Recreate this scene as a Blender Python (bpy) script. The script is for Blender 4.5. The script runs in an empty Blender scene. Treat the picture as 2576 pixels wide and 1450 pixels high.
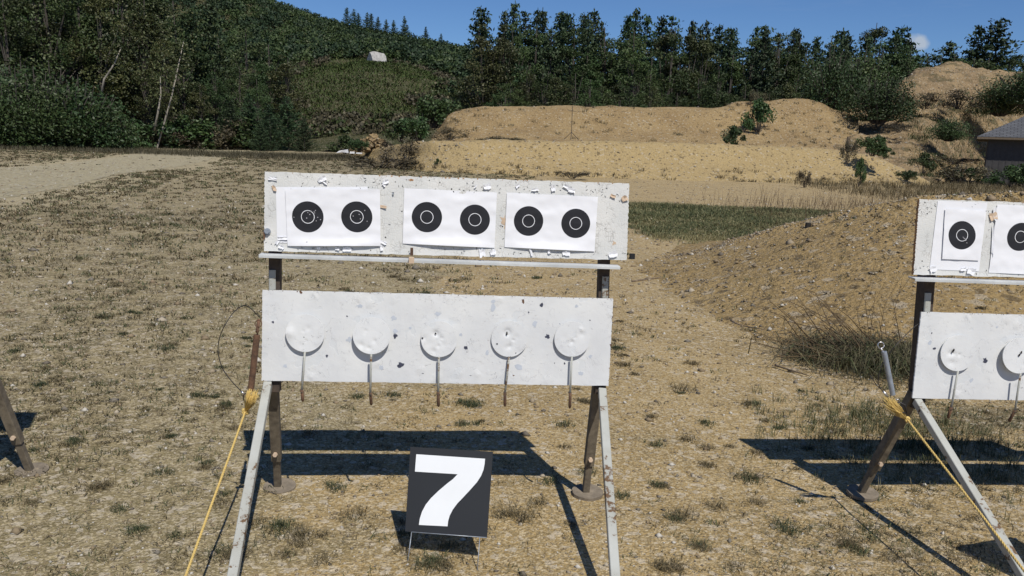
import bpy, math, random
import numpy as np
from mathutils import Vector, Matrix
rng = np.random.default_rng(7); random.seed(7)
S = bpy.context.scene; COL = S.collection
# ------------------------------------------------------------------ camera
F = 2150.; TH = math.radians(9.9); RO = math.radians(2.0); H = 1.52
cam = bpy.data.cameras.new('camera'); cam.sensor_width = 36; cam.lens = F/2576*36
cam.clip_start = .05; cam.clip_end = 4000
co = bpy.data.objects.new('camera', cam); COL.objects.link(co)
co.matrix_world = Matrix.Translation((0, 0, H)) @ Matrix.Rotation(math.pi/2-TH, 4, 'X') @ Matrix.Rotation(RO, 4, 'Z')
S.camera = co
# ------------------------------------------------------------------ sky and sun
SUN = Vector((-.29, .66, -1.0)).normalized()
W = bpy.data.worlds.new('World'); S.world = W; W.use_nodes = True
wn = W.node_tree.nodes; wl = W.node_tree.links; bg = wn['Background']
sky = wn.new('ShaderNodeTexSky'); sky.sky_type = 'NISHITA'; sky.sun_disc = False
sky.sun_elevation = math.asin(-SUN.z); sky.sun_rotation = math.atan2(-SUN.x, -SUN.y)
sky.altitude = 1500; sky.air_density = 1.0; sky.dust_density = 0.0; sky.ozone_density = 5.0
bg.inputs['Strength'].default_value = .066
# thin cirrus and one small cloud, placed by direction in the sky
tc = wn.new('ShaderNodeTexCoord')
def wnode(t, **k):
    n = wn.new(t)
    for a, b in k.items():
        if a in n.inputs: n.inputs[a].default_value = b
        else: setattr(n, a, b)
    return n
mp = wnode('ShaderNodeMapping'); mp.inputs['Scale'].default_value = (2.5, 2.5, 16); mp.inputs['Rotation'].default_value = (0, .12, 0)
nz = wnode('ShaderNodeTexNoise', Scale=1.6, Detail=7., Roughness=.6)
rp = wnode('ShaderNodeMapRange'); rp.inputs['From Min'].default_value = .48; rp.inputs['From Max'].default_value = .85
rp.inputs['To Max'].default_value = .40
sx = wnode('ShaderNodeSeparateXYZ')
gx = wnode('ShaderNodeMapRange'); gx.inputs['From Min'].default_value = .1; gx.inputs['From Max'].default_value = .55
mu = wnode('ShaderNodeMath', operation='MULTIPLY')
mx = wnode('ShaderNodeMix', data_type='RGBA'); mx.inputs[7].default_value = (7.5, 8.2, 9.0, 1)
wl.new(tc.outputs['Generated'], mp.inputs[0]); wl.new(mp.outputs[0], nz.inputs['Vector']); wl.new(nz.outputs['Fac'], rp.inputs['Value'])
wl.new(tc.outputs['Generated'], sx.inputs[0]); wl.new(sx.outputs['X'], gx.inputs['Value'])
wl.new(rp.outputs[0], mu.inputs[0]); wl.new(gx.outputs[0], mu.inputs[1]); wl.new(mu.outputs[0], mx.inputs['Factor'])
tint = wnode('ShaderNodeMix', data_type='RGBA', blend_type='MULTIPLY'); tint.inputs['Factor'].default_value = 1
tint.inputs[7].default_value = (.78, .98, 1.24, 1)
wl.new(sky.outputs[0], tint.inputs[6]); wl.new(tint.outputs[2], mx.inputs[6])
cd = wnode('ShaderNodeVectorMath', operation='DISTANCE'); cw = wnode('ShaderNodeVectorMath', operation='ADD'); cn = wnode('ShaderNodeTexNoise', Scale=26., Detail=4.); cs_ = wnode('ShaderNodeVectorMath', operation='MULTIPLY_ADD')
cs_.inputs[1].default_value = (.045, .045, .045); wl.new(tc.outputs['Generated'], cn.inputs['Vector']); wl.new(cn.outputs['Color'], cs_.inputs[0]); wl.new(tc.outputs['Generated'], cs_.inputs[2])
CLOUD = Vector((.4046, .9075, .1130)); cd.inputs[1].default_value = CLOUD.normalized()+Vector((.0225, .0225, .0225)); wl.new(cs_.outputs[0], cd.inputs[0])
cr_ = wnode('ShaderNodeMapRange'); cr_.inputs['From Min'].default_value = .013; cr_.inputs['From Max'].default_value = .006; cr_.inputs['To Max'].default_value = .75; wl.new(cd.outputs['Value'], cr_.inputs['Value'])
mc = wnode('ShaderNodeMix', data_type='RGBA'); mc.inputs[7].default_value = (7.5, 8.2, 9.0, 1); wl.new(cr_.outputs[0], mc.inputs['Factor']); wl.new(mx.outputs[2], mc.inputs[6]); wl.new(mc.outputs[2], bg.inputs['Color'])
sl = bpy.data.lights.new('sun', 'SUN'); sl.energy = 4.4; sl.angle = math.radians(.5); sl.color = (1, .95, .87)
so = bpy.data.objects.new('sun', sl); COL.objects.link(so); so.rotation_euler = SUN.to_track_quat('-Z', 'Y').to_euler()
S.view_settings.view_transform = 'Standard'; S.view_settings.look = 'None'
S.view_settings.exposure = 0.0; S.view_settings.gamma = 1

# ------------------------------------------------------------------ pixel -> place helpers (2576-wide picture)
MC = np.array(Matrix.Rotation(math.pi/2-TH, 3, 'X') @ Matrix.Rotation(RO, 3, 'Z')); CC = np.array([0, 0, H])
def ray(px, py): return MC @ np.array([(px-1288)/F, -(py-725)/F, -1.])
def gnd(px, py, z=0.): d = ray(px, py); return CC+d*((z-H)/d[2])
def dep(px, py, Y): d = ray(px, py); return CC+d*(Y/d[1])
def onplane(px, py, P, n): d = ray(px, py); return CC+d*(np.dot(np.array(P)-CC, n)/np.dot(d, n))

# ------------------------------------------------------------------ noise
_w = np.random.default_rng(3); _K = [(_w.normal(size=(10, 2)), _w.uniform(0, 6.28, 10)) for _ in range(6)]
def fbm(x, y, sc=1., octs=4, rough=.5):
    x = np.asarray(x, float); y = np.asarray(y, float); r = 0*x; a = 1.; t = 0.
    for o in range(octs):
        k, p = _K[o]
        v = 0*x
        for j in range(10): v = v+np.sin(sc*(k[j, 0]*x+k[j, 1]*y)+p[j])
        r = r+a*v/3.2; t += a; a *= rough; sc *= 2.05
    return r/t
def gz(x, y):
    r = np.hypot(x, y)
    return .012*fbm(x, y, 1.1, 3)*np.clip(r/3, .4, 1)+np.clip((r-15)/40, 0, 1)*.12*fbm(x, y, .12, 3)

# ------------------------------------------------------------------ materials
def nodes_of(name):
    m = bpy.data.materials.new(name); m.use_nodes = True; nt = m.node_tree
    return m, nt, nt.nodes['Principled BSDF']
class G:                                    # small node helper
    def __init__(s, nt): s.nt = nt
    def n(s, t, ins=None, **k):
        d = s.nt.nodes.new(t)
        for a, b in k.items(): setattr(d, a, b)
        for a, b in (ins or {}).items(): s.set(d, a, b)
        return d
    def set(s, d, a, b):
        i = d.inputs[a]
        if hasattr(b, 'is_output') or isinstance(b, bpy.types.NodeSocket): s.nt.links.new(b, i)
        else: i.default_value = b
    def pos(s): return s.n('ShaderNodeTexCoord').outputs['Object']
    def noise(s, v, sc, det=4., ro=.55, out='Fac'): return s.n('ShaderNodeTexNoise', {'Vector': v, 'Scale': sc, 'Detail': det, 'Roughness': ro}).outputs[out]
    def vor(s, v, sc, feat='F1', out='Distance', rnd=1.): return s.n('ShaderNodeTexVoronoi', {'Vector': v, 'Scale': sc, 'Randomness': rnd}, feature=feat).outputs[out]
    def rng(s, v, a, b, c=0., d=1.): return s.n('ShaderNodeMapRange', {'Value': v, 'From Min': a, 'From Max': b, 'To Min': c, 'To Max': d}).outputs[0]
    def ma(s, op, a, b=0.): return s.n('ShaderNodeMath', {0: a, 1: b}, operation=op).outputs[0]
    def mix(s, f, a, b, bt='MIX'): return s.n('ShaderNodeMix', {'Factor': f, 'A': a, 'B': b}, data_type='RGBA', blend_type=bt).outputs['Result']
    def mixc(s, f, a, b): return s.mix(f, c4(a) if isinstance(a, tuple) else a, c4(b) if isinstance(b, tuple) else b)
    def map(s, v, sc): return s.n('ShaderNodeMapping', {'Vector': v, 'Scale': sc}).outputs[0]
    def bump(s, h, st, dist, nrm=None):
        i = {'Height': h, 'Strength': st, 'Distance': dist}
        if nrm is not None: i['Normal'] = nrm
        return s.n('ShaderNodeBump', i).outputs[0]
def c4(c): return (c[0], c[1], c[2], 1)
_set = G.set
def _set2(s, d, a, b):                      # Mix nodes have several sockets called A, B, Factor
    if d.bl_idname == 'ShaderNodeMix':
        names = {'Factor': 0, 'A': 6, 'B': 7}; i = d.inputs[names[a]]
    else: i = d.inputs[a]
    if isinstance(b, bpy.types.NodeSocket): s.nt.links.new(b, i)
    else:
        if isinstance(b, tuple) and len(b) == 3 and i.type == 'RGBA': b = c4(b)
        i.default_value = b
G.set = _set2
def mixout(d): return d.outputs[2]
def _mix(s, f, a, b, bt='MIX'):
    d = s.nt.nodes.new('ShaderNodeMix'); d.data_type = 'RGBA'; d.blend_type = bt
    s.set(d, 'Factor', f); s.set(d, 'A', a); s.set(d, 'B', b); return d.outputs[2]
G.mix = _mix; G.mixc = lambda s, f, a, b: s.mix(f, a, b)

def mat_ground():
    m, nt, p = nodes_of('gravelly_ground'); g = G(nt); v = g.pos()
    at = lambda n: g.n('ShaderNodeAttribute', attribute_name=n).outputs['Fac']
    n1 = g.noise(v, 1.3, 6.); n2 = g.noise(v, 9., 5., .65); n3 = g.noise(v, 60., 4., .7)
    sand = g.mix(g.rng(n1, .38, .62), (.41, .298, .138), (.34, .245, .11))
    grey = g.mix(g.rng(n2, .4, .6), (.34, .28, .155), (.225, .185, .095))
    mask = g.ma('ADD', at('grey'), g.rng(n1, .3, .7, -.3, .3))
    c = g.mix(g.rng(mask, .35, .65), sand, grey)
    # dry low grass mat, broken up
    gm = g.ma('ADD', at('grass'), g.rng(g.noise(v, 3.5, 6., .7), .3, .7, -.55, .45))
    gf = g.rng(gm, .42, .62)
    turf = g.mix(g.rng(g.noise(v, 25., 5., .7), .35, .65), (.065, .060, .028), (.19, .155, .085))
    c = g.mix(g.ma('MULTIPLY', gf, .8), c, turf)
    pt = g.noise(g.map(v, (1., 1.6, 1.)), 11., 6., .72)      # low clumps of dry moss and dead grass
    cl = g.ma('MULTIPLY', g.rng(pt, .53, .60), g.rng(g.ma('ADD', at('grass'), g.rng(n1, .3, .7, -.15, .3)), .02, .45))
    c = g.mix(g.ma('MULTIPLY', cl, .72), c, (.095, .08, .042))
    # gravel road tone
    c = g.mix(g.rng(g.ma('ADD', at('road'), g.rng(n2, .3, .7, -.25, .25)), .4, .7), c, (.36, .31, .19))
    # speckle of grit: pale and dark grains
    vc = g.vor(v, 85., out='Color'); sp = g.n('ShaderNodeSeparateColor', {'Color': vc}).outputs[0]
    c = g.mix(g.rng(sp, .76, .80, 0, .45), c, (.60, .52, .37))
    c = g.mix(g.rng(sp, .25, .21, 0, .4), c, (.15, .12, .07))
    s3 = g.n('ShaderNodeSeparateColor', {'Color': g.vor(v, 150., out='Color')}).outputs[2]
    c = g.mix(g.rng(s3, .72, .76, 0, .35), c, (.56, .48, .33)); c = g.mix(g.rng(s3, .24, .20, 0, .35), c, (.16, .125, .075))
    vb = g.vor(v, 34., out='Color'); sq = g.n('ShaderNodeSeparateColor', {'Color': vb}).outputs[1]
    c = g.mix(g.rng(sq, .88, .92, 0, .5), c, (.56, .50, .40))
    c = g.mix(g.rng(n3, .40, .56, .35, 1.), g.mix(1., c, (.62, .60, .55), 'MULTIPLY'), c)
    g.set(p, 'Base Color', c); g.set(p, 'Roughness', .95); g.set(p, 'Specular IOR Level', .15)
    h1 = g.ma('MULTIPLY', g.ma('ADD', g.vor(v, 55.), g.vor(v, 110.)), -1.1); hh = g.ma('ADD', g.ma('ADD', h1, n3), g.ma('MULTIPLY', n2, .8))
    g.set(p, 'Normal', g.bump(hh, .55, .008)); return m
def mat_sand(name, a, b, rocky=.3, green=0.):
    m, nt, p = nodes_of(name); g = G(nt); v = g.pos()
    n1 = g.noise(v, .45, 6., .6); n2 = g.noise(v, 3.2, 6., .7); n3 = g.noise(v, 22., 5., .7)
    c = g.mix(g.rng(n1, .35, .65), a, b)
    k = g.rng(n2, .5, .7, 0, rocky); c = g.mix(k, c, (b[0]*.55, b[1]*.55, b[2]*.6))
    c = g.mix(g.rng(n3, .58, .74, 0, .4), c, (b[0]*.5, b[1]*.5, b[2]*.5))
    sp = g.n('ShaderNodeSeparateColor', {'Color': g.vor(v, 11., out='Color')}).outputs[0]
    c = g.mix(g.rng(sp, .93, .95, 0, .55), c, (.50, .44, .34))
    c = g.mix(g.rng(sp, .07, .05, 0, .6), c, (.09, .07, .045))
    sp = g.n('ShaderNodeSeparateColor', {'Color': g.vor(v, 42., out='Color')}).outputs[0]
    c = g.mix(g.rng(sp, .84, .9, 0, .4), c, (.44, .38, .28))
    c = g.mix(g.rng(sp, .16, .10, 0, .45), c, (.10, .078, .05))
    if green:
        c = g.mix(g.rng(g.noise(v, .9, 7., .7), .52, .6, 0, green), c, (.06, .062, .03))
    g.set(p, 'Base Color', c); g.set(p, 'Roughness', .95); g.set(p, 'Specular IOR Level', .12)
    hh = g.ma('ADD', g.ma('ADD', g.ma('MULTIPLY', n2, 2.), n3), g.ma('MULTIPLY', g.vor(v, 14.), .35))
    g.set(p, 'Normal', g.bump(hh, .9, .07)); return m
def mat_leaf(name, a, b, a2=None, rough=.45, trans=.0):
    m, nt, p = nodes_of(name); g = G(nt)
    isl = g.n('ShaderNodeNewGeometry').outputs['Random Per Island']; ob = g.n('ShaderNodeObjectInfo').outputs['Random']
    c = g.mix(isl, a, b)
    if a2: c = g.mix(g.rng(g.ma('FRACT', g.ma('MULTIPLY', isl, 7.31)), .84, .9, 0, .9), c, a2)
    nn = g.noise(g.pos(), .55, 3.)
    c = g.mix(g.rng(nn, .35, .65, .0, .55), c, g.mix(1., c, (.55, .6, .55), 'MULTIPLY'))
    hs = g.n('ShaderNodeHueSaturation', {'Hue': g.rng(ob, 0, 1, .475, .52), 'Saturation': 1., 'Value': g.rng(g.ma('FRACT', g.ma('MULTIPLY', ob, 5.7)), 0, 1, .7, 1.3), 'Color': c})
    g.set(p, 'Base Color', hs.outputs[0]); g.set(p, 'Roughness', rough); g.set(p, 'Specular IOR Level', .35)
    return m
def mat_simple(name, c, rough=.6, metal=0., var=.25, sc=20., bump=.2, dist=.002):
    m, nt, p = nodes_of(name); g = G(nt); v = g.pos(); n = g.noise(v, sc, 6., .65)
    g.set(p, 'Base Color', g.mix(g.rng(n, .3, .7), tuple(x*(1-var) for x in c), tuple(min(1, x*(1+var)) for x in c)))
    g.set(p, 'Roughness', rough); g.set(p, 'Metallic', metal); g.set(p, 'Normal', g.bump(n, bump, dist)); return m
def mat_steelpaint():                        # thick, repainted white with peeling and pock marks
    m, nt, p = nodes_of('peeling_white_paint'); g = G(nt); v = g.pos(); w = g.n('ShaderNodeVectorMath', {0: v, 1: g.ma('MULTIPLY', g.noise(v, 14., 4.), .06)}, operation='ADD').outputs[0]
    n1 = g.noise(v, 5., 5.); c = g.mix(g.rng(n1, .35, .65), (.71, .72, .715), (.63, .645, .655))
    def contour(sc, lo, off):
        q = g.noise(w, sc, 3., .55); d_ = g.ma('ABSOLUTE', g.ma('SUBTRACT', q, lo)); return g.ma('MULTIPLY', g.rng(d_, .0045, .0012), g.rng(g.noise(v, off, 4., .7), .5, .58))
    crack = g.ma('MAXIMUM', contour(15., .56, 9.), contour(24., .45, 12.))
    c = g.mix(g.ma('MULTIPLY', crack, .6), c, (.33, .33, .35))
    flake = g.rng(g.noise(w, 13., 3., .5), .63, .65, 0, .4); c = g.mix(flake, c, (.60, .63, .65))
    d = g.rng(g.vor(w, 26., 'F1'), .13, .07); dm = g.rng(g.noise(v, 7., 2.), .58, .66)
    c = g.mix(g.ma('MULTIPLY', g.ma('MULTIPLY', d, dm), .8), c, (.25, .27, .33))
    g.set(p, 'Base Color', c); g.set(p, 'Roughness', .5); g.set(p, 'Specular IOR Level', .35)
    hh = g.ma('ADD', g.ma('MULTIPLY', g.noise(v, 18., 6., .6), 1.4), g.ma('SUBTRACT', g.ma('MULTIPLY', flake, -.8), g.ma('MULTIPLY', crack, .9)))
    dn_ = g.ma('MULTIPLY', g.rng(g.vor(w, 12., 'F1'), .30, .0), g.rng(g.noise(v, 6., 2.), .48, .6))
    g.set(p, 'Normal', g.bump(dn_, .4, .006, g.bump(hh, .45, .003))); return m
def mat_board():                             # whitewashed chip board
    m, nt, p = nodes_of('whitewashed_chipboard'); g = G(nt); v = g.pos()
    e = g.vor(g.n('ShaderNodeMapping', {'Vector': v, 'Scale': (34., 34., 60.), 'Rotation': (0., .35, 0.)}).outputs[0], 1., 'DISTANCE_TO_EDGE')
    e2 = g.vor(g.n('ShaderNodeMapping', {'Vector': v, 'Scale': (80., 80., 26.), 'Rotation': (0., -.5, 0.)}).outputs[0], 1., 'DISTANCE_TO_EDGE')
    n1 = g.noise(v, 7., 5.); n2 = g.noise(v, 70., 3.)
    c = g.mix(g.rng(n1, .35, .65), (.67, .67, .645), (.58, .59, .575))
    k = g.ma('MULTIPLY', g.ma('MAXIMUM', g.rng(e, .05, .01), g.rng(e2, .045, .01)), g.rng(g.noise(v, 22., 4.), .5, .6))
    c = g.mix(g.ma('MULTIPLY', k, .6), c, (.30, .29, .27))
    z = g.n('ShaderNodeSeparateXYZ', {'Vector': v}).outputs['Z']
    g.set(p, 'Base Color', c); g.set(p, 'Roughness', .8)
    g.set(p, 'Normal', g.bump(g.ma('ADD', g.ma('ADD', g.rng(e, 0, .1), g.rng(e2, 0, .1)), n2), .3, .0009)); return m
def mat_frame():                             # worn white paint over rust
    m, nt, p = nodes_of('worn_paint_over_rust'); g = G(nt); v = g.pos(); n = g.noise(v, 38., 7., .7); b = g.noise(v, 6., 4.)
    k = g.rng(g.ma('ADD', n, g.rng(b, .3, .7, -.16, .16)), .575, .64)
    paint = g.mix(g.rng(b, .3, .7), (.44, .45, .42), (.32, .32, .28)); rust = g.mix(n, (.06, .032, .016), (.17, .10, .05))
    g.set(p, 'Base Color', g.mix(k, paint, rust)); g.set(p, 'Roughness', g.rng(k, 0, 1, .5, .85)); g.set(p, 'Normal', g.bump(n, .4, .002)); return m
def mat_rust(name='brown_rust', a=(.045, .026, .016), b=(.19, .10, .055)):
    m, nt, p = nodes_of(name); g = G(nt); v = g.pos(); n = g.noise(v, 30., 7., .7)
    g.set(p, 'Base Color', g.mix(g.rng(n, .3, .7), a, b)); g.set(p, 'Roughness', .8); g.set(p, 'Normal', g.bump(n, .4, .002)); return m
def mat_stone():
    m, nt, p = nodes_of('pebble_stone'); g = G(nt)
    isl = g.n('ShaderNodeNewGeometry').outputs['Random Per Island']
    r = g.n('ShaderNodeValToRGB'); g.set(r, 'Fac', isl); cr = r.color_ramp; cr.interpolation = 'CONSTANT'
    cs = [(.21, .16, .095), (.27, .22, .15), (.12, .10, .075), (.36, .31, .23), (.20, .15, .09), (.46, .43, .37), (.16, .14, .11), (.24, .18, .11)]
    cr.elements[0].color = c4(cs[0]); cr.elements[1].position = 1/8; cr.elements[1].color = c4(cs[1])
    for i in range(2, 8): e = cr.elements.new(i/8); e.color = c4(cs[i])
    g.set(p, 'Base Color', r.outputs[0]); g.set(p, 'Roughness', .8); return m
M = {}
M['ground'] = mat_ground()
M['sand'] = mat_sand('yellow_sand', (.44, .33, .162), (.40, .298, .145), .08)
M['sand2'] = mat_sand('brown_sand', (.34, .245, .13), (.235, .165, .092), .5, .6)
M['mound'] = mat_sand('stony_sand', (.43, .31, .145), (.37, .262, .12), .05)
M['meadow'] = mat_sand('hill_grass', (.026, .038, .010), (.050, .052, .017), .5)
M['pine'] = mat_leaf('pine_needles', (.022, .044, .017), (.045, .078, .030), rough=.65)
M['leaf'] = mat_leaf('green_leaves', (.028, .050, .013), (.052, .084, .022), (.085, .105, .04), .6)
M['birch'] = mat_leaf('birch_leaves', (.030, .042, .011), (.062, .072, .022), (.15, .15, .07), .55)
M['bush'] = mat_leaf('bush_leaves', (.028, .054, .015), (.052, .088, .026), (.09, .12, .05), .55)
M['brush'] = mat_leaf('dry_brush', (.038, .034, .019), (.085, .070, .038), (.14, .12, .07), .65)
M['grass'] = mat_leaf('grass_blades', (.055, .048, .022), (.125, .10, .048), (.27, .22, .12), .7)
M['green'] = mat_leaf('green_blades', (.034, .048, .018), (.080, .088, .034), (.20, .18, .09), .65)
M['strawgrass'] = mat_leaf('olive_straw_blades', (.11, .105, .045), (.22, .19, .09), (.30, .26, .14), .6); M['meadowgrass'] = mat_leaf('meadow_blades', (.030, .056, .008), (.056, .088, .014), (.10, .11, .03), .7); M['dead'] = mat_leaf('dead_stems', (.06, .036, .02), (.13, .085, .045), None, .8)
M['bark'] = mat_simple('grey_bark', (.07, .06, .05), .9, var=.4, bump=.6, dist=.02)
M['wbark'] = mat_simple('pale_birch_bark', (.30, .27, .22), .8, var=.4, sc=3.)
M['steel'] = mat_steelpaint(); M['board'] = mat_board(); M['frame'] = mat_frame(); M['rust'] = mat_rust()
M['ledge'] = mat_simple('grey_white_ledge_paint', (.52, .54, .54), .6, var=.2, sc=9.); M['shadeframe'] = mat_rust('shade_toned_worn_steel', (.030, .021, .016), (.085, .062, .045)); M['brown'] = mat_rust('brown_grey_legs', (.07, .055, .038), (.20, .165, .115)); M['paper'] = mat_simple('white_paper', (.77, .78, .81), .75, var=.015, sc=6., bump=.35, dist=.004)  # post steel is darkened to stand in for shadow of board and ledge
M['ink'] = mat_simple('black_ink', (.011, .012, .017), .85, var=.15, sc=60., bump=.1)
M['hole'] = mat_simple('torn_grey', (.35, .34, .36), .9)
M['dark'] = mat_simple('blue_black_steel', (.05, .055, .085), .5, var=.5, sc=200.)
M['void'] = mat_simple('dark_hole', (.012, .01, .01), .9)
M['osb'] = mat_simple('bare_orange_wood', (.40, .22, .10), .85, var=.4, sc=60.)
M['kraft'] = mat_simple('brown_cardboard', (.55, .42, .30), .85, var=.15)
M['pale'] = mat_simple('bluish_primer', (.50, .54, .60), .6, var=.1)
M['galv'] = mat_simple('grey_galvanised_pipe', (.30, .33, .37), .45, .4, var=.25, sc=40.)
M['chrome'] = mat_simple('bright_metal', (.6, .6, .62), .3, .9, var=.1)
M['wire'] = mat_simple('dark_wire', (.045, .042, .04), .5, .5)
M['rope'] = mat_simple('yellow_rope_fibre', (.60, .43, .14), .8, var=.3, sc=300., bump=.6, dist=.003)
M['concrete'] = mat_simple('dusty_rust_disc', (.20, .165, .12), .9, var=.3, sc=25., bump=.4)
M['coro'] = mat_simple('black_corrugated_plastic', (.011, .013, .016), .6, var=.12, sc=4., bump=.05)
M['white'] = mat_simple('white_vinyl', (.76, .78, .79), .45, var=.03, sc=5., bump=.02)
M['stone'] = mat_stone()
M['rock'] = mat_simple('grey_granite', (.38, .37, .35), .9, var=.35, sc=3., bump=.8, dist=.05)
M['wood'] = mat_simple('dead_wood', (.16, .12, .08), .9, var=.4, sc=50.)
M['charred'] = mat_simple('charred_wood', (.02, .017, .014), .9)
M['litter'] = mat_simple('white_litter', (.7, .7, .7), .7)
M['wall'] = mat_simple('dark_stained_siding', (.055, .052, .052), .85, var=.2, sc=5.)
def mat_roof():
    m, nt, p = nodes_of('grey_shingles'); g = G(nt); uv = g.n('ShaderNodeTexCoord').outputs['UV']
    b = g.n('ShaderNodeTexBrick', {'Vector': uv, 'Color1': (.115, .12, .13, 1), 'Color2': (.075, .08, .09, 1), 'Mortar': (.03, .03, .035, 1), 'Scale': 1., 'Mortar Size': .02, 'Brick Width': .32, 'Row Height': .15})
    g.set(p, 'Base Color', b.outputs[0]); g.set(p, 'Roughness', .9); g.set(p, 'Normal', g.bump(b.outputs['Fac'], -.6, .02)); return m
M['roof'] = mat_roof()

# ------------------------------------------------------------------ object helpers
def tag(o, label=None, cat=None, group=None, kind=None):
    for k, v in (('label', label), ('category', cat), ('group', group), ('kind', kind)):
        if v: o[k] = v
    return o
def np_mesh(name, V, Fc, mats, parent=None, mi=None, smooth=False, loc=None):
    V = np.asarray(V, np.float32); me = bpy.data.meshes.new(name)
    if isinstance(Fc, np.ndarray) and Fc.ndim == 2:
        n, k = Fc.shape; me.vertices.add(len(V)); me.vertices.foreach_set('co', V.ravel())
        me.loops.add(n*k); me.loops.foreach_set('vertex_index', Fc.astype(np.int32).ravel())
        me.polygons.add(n); me.polygons.foreach_set('loop_start', np.arange(0, n*k, k, dtype=np.int32))
        me.update(calc_edges=True)
    else: me.from_pydata(V.tolist(), [], [tuple(f) for f in Fc])
    for m in (mats if isinstance(mats, (list, tuple)) else [mats]): me.materials.append(m)
    if mi is not None: me.polygons.foreach_set('material_index', np.asarray(mi, np.int32))
    if smooth: me.polygons.foreach_set('use_smooth', np.ones(len(me.polygons), bool))
    me.update(); o = bpy.data.objects.new(name, me); COL.objects.link(o)
    if parent: o.parent = parent
    if loc is not None: o.location = loc
    return o
def empty(name, loc, rz=0.):
    o = bpy.data.objects.new(name, None); COL.objects.link(o); o.location = loc; o.rotation_euler = (0, 0, rz); o.empty_display_size = .1; return o
def nrm(v): v = np.asarray(v, float); return v/max(1e-9, np.linalg.norm(v))
class MB:
    def __init__(s): s.v = []; s.f = []; s.m = []
    def add(s, V, Fc, m=0):
        o = len(s.v); s.v += [tuple(map(float, p)) for p in V]; s.f += [tuple(int(i)+o for i in f) for f in Fc]; s.m += [m]*len(Fc); return s
    def prism8(s, a, b, m=0):                # two quads a (4 pts) and b
        return s.add(list(a)+list(b), [(3, 2, 1, 0), (4, 5, 6, 7), (0, 1, 5, 4), (1, 2, 6, 5), (2, 3, 7, 6), (3, 0, 4, 7)], m)
    def box(s, lo, hi, m=0):
        x0, y0, z0 = lo; x1, y1, z1 = hi
        return s.prism8([(x0, y0, z0), (x1, y0, z0), (x1, y1, z0), (x0, y1, z0)], [(x0, y0, z1), (x1, y0, z1), (x1, y1, z1), (x0, y1, z1)], m)
    def beam(s, p0, p1, w, d, side=(1, 0, 0), m=0, bev=.0):   # rectangular bar; w along side, d across
        p0 = np.array(p0, float); p1 = np.array(p1, float); ax = nrm(p1-p0); sd = np.array(side, float); sd = nrm(sd-ax*np.dot(sd, ax)); up = np.cross(ax, sd)
        if bev <= 0: cr = [(-w/2, -d/2), (w/2, -d/2), (w/2, d/2), (-w/2, d/2)]
        else:
            b = bev; cr = [(-w/2+b, -d/2), (w/2-b, -d/2), (w/2, -d/2+b), (w/2, d/2-b), (w/2-b, d/2), (-w/2+b, d/2), (-w/2, d/2-b), (-w/2, -d/2+b)]
        k = len(cr); A = [p0+sd*x+up*y for x, y in cr]; B = [p1+sd*x+up*y for x, y in cr]
        return s.add(A+B, [tuple(range(k))[::-1], tuple(range(k, 2*k))]+[(i, (i+1) % k, k+(i+1) % k, k+i) for i in range(k)], m)
    def tube(s, P, r, n=8, m=0, cap=True):
        P = [np.array(p, float) for p in P]; R = r if isinstance(r, (list, tuple, np.ndarray)) else [r]*len(P); V = []; u = None
        for i, p in enumerate(P):
            t = nrm(P[min(i+1, len(P)-1)]-P[max(i-1, 0)])
            if u is None: u = nrm(np.cross(t, (0, 0, 1) if abs(t[2]) < .9 else (1, 0, 0)))
            u = nrm(u-t*np.dot(u, t)); w = np.cross(t, u)
            V += [p+R[i]*(math.cos(2*math.pi*j/n)*u+math.sin(2*math.pi*j/n)*w) for j in range(n)]
        Fc = [(i*n+j, i*n+(j+1) % n, (i+1)*n+(j+1) % n, (i+1)*n+j) for i in range(len(P)-1) for j in range(n)]
        if cap: Fc += [tuple(range(n))[::-1], tuple(range((len(P)-1)*n, len(P)*n))]
        return s.add(V, Fc, m)
    def disk(s, c, nv, r, t, n=40, m=0, side=None, wob=0., sd=0):      # round plate, thickness t along nv (front = c)
        nv = nrm(nv); u = nrm(np.cross(nv, (0, 0, 1))) if abs(nv[2]) < .9 else np.array([1., 0, 0]); w = np.cross(nv, u); rr = random.Random(sd)
        R = [r*(1+wob*rr.uniform(-1, 1)) for _ in range(n)]
        A = [np.array(c)+R[j]*(math.cos(2*math.pi*j/n)*u+math.sin(2*math.pi*j/n)*w) for j in range(n)]; B = [a+nv*t for a in A]
        return s.add(A+B, [tuple(range(n)), tuple(range(n, 2*n))[::-1]]+[(j, n+j, n+(j+1) % n, (j+1) % n) for j in range(n)], m)
    def done(s, name, mats, parent=None, smooth=False, loc=None, **k):
        mats = [M[x] for x in (mats.split() if isinstance(mats, str) else mats)]
        o = np_mesh(name, np.array(s.v) if s.v else np.zeros((0, 3)), s.f, mats, parent, s.m, smooth, loc)
        if k: tag(o, **k)
        return o
def spline(P, n=6):
    P = [np.array(p, float) for p in P]; out = []
    for i in range(len(P)-1):
        a, b, c, d = P[max(i-1, 0)], P[i], P[i+1], P[min(i+2, len(P)-1)]
        for k in range(n):
            t = k/n; out.append(.5*((2*b)+(c-a)*t+(2*a-5*b+4*c-d)*t*t+(3*b-a-3*c+d)*t**3))
    return out+[P[-1]]

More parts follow.
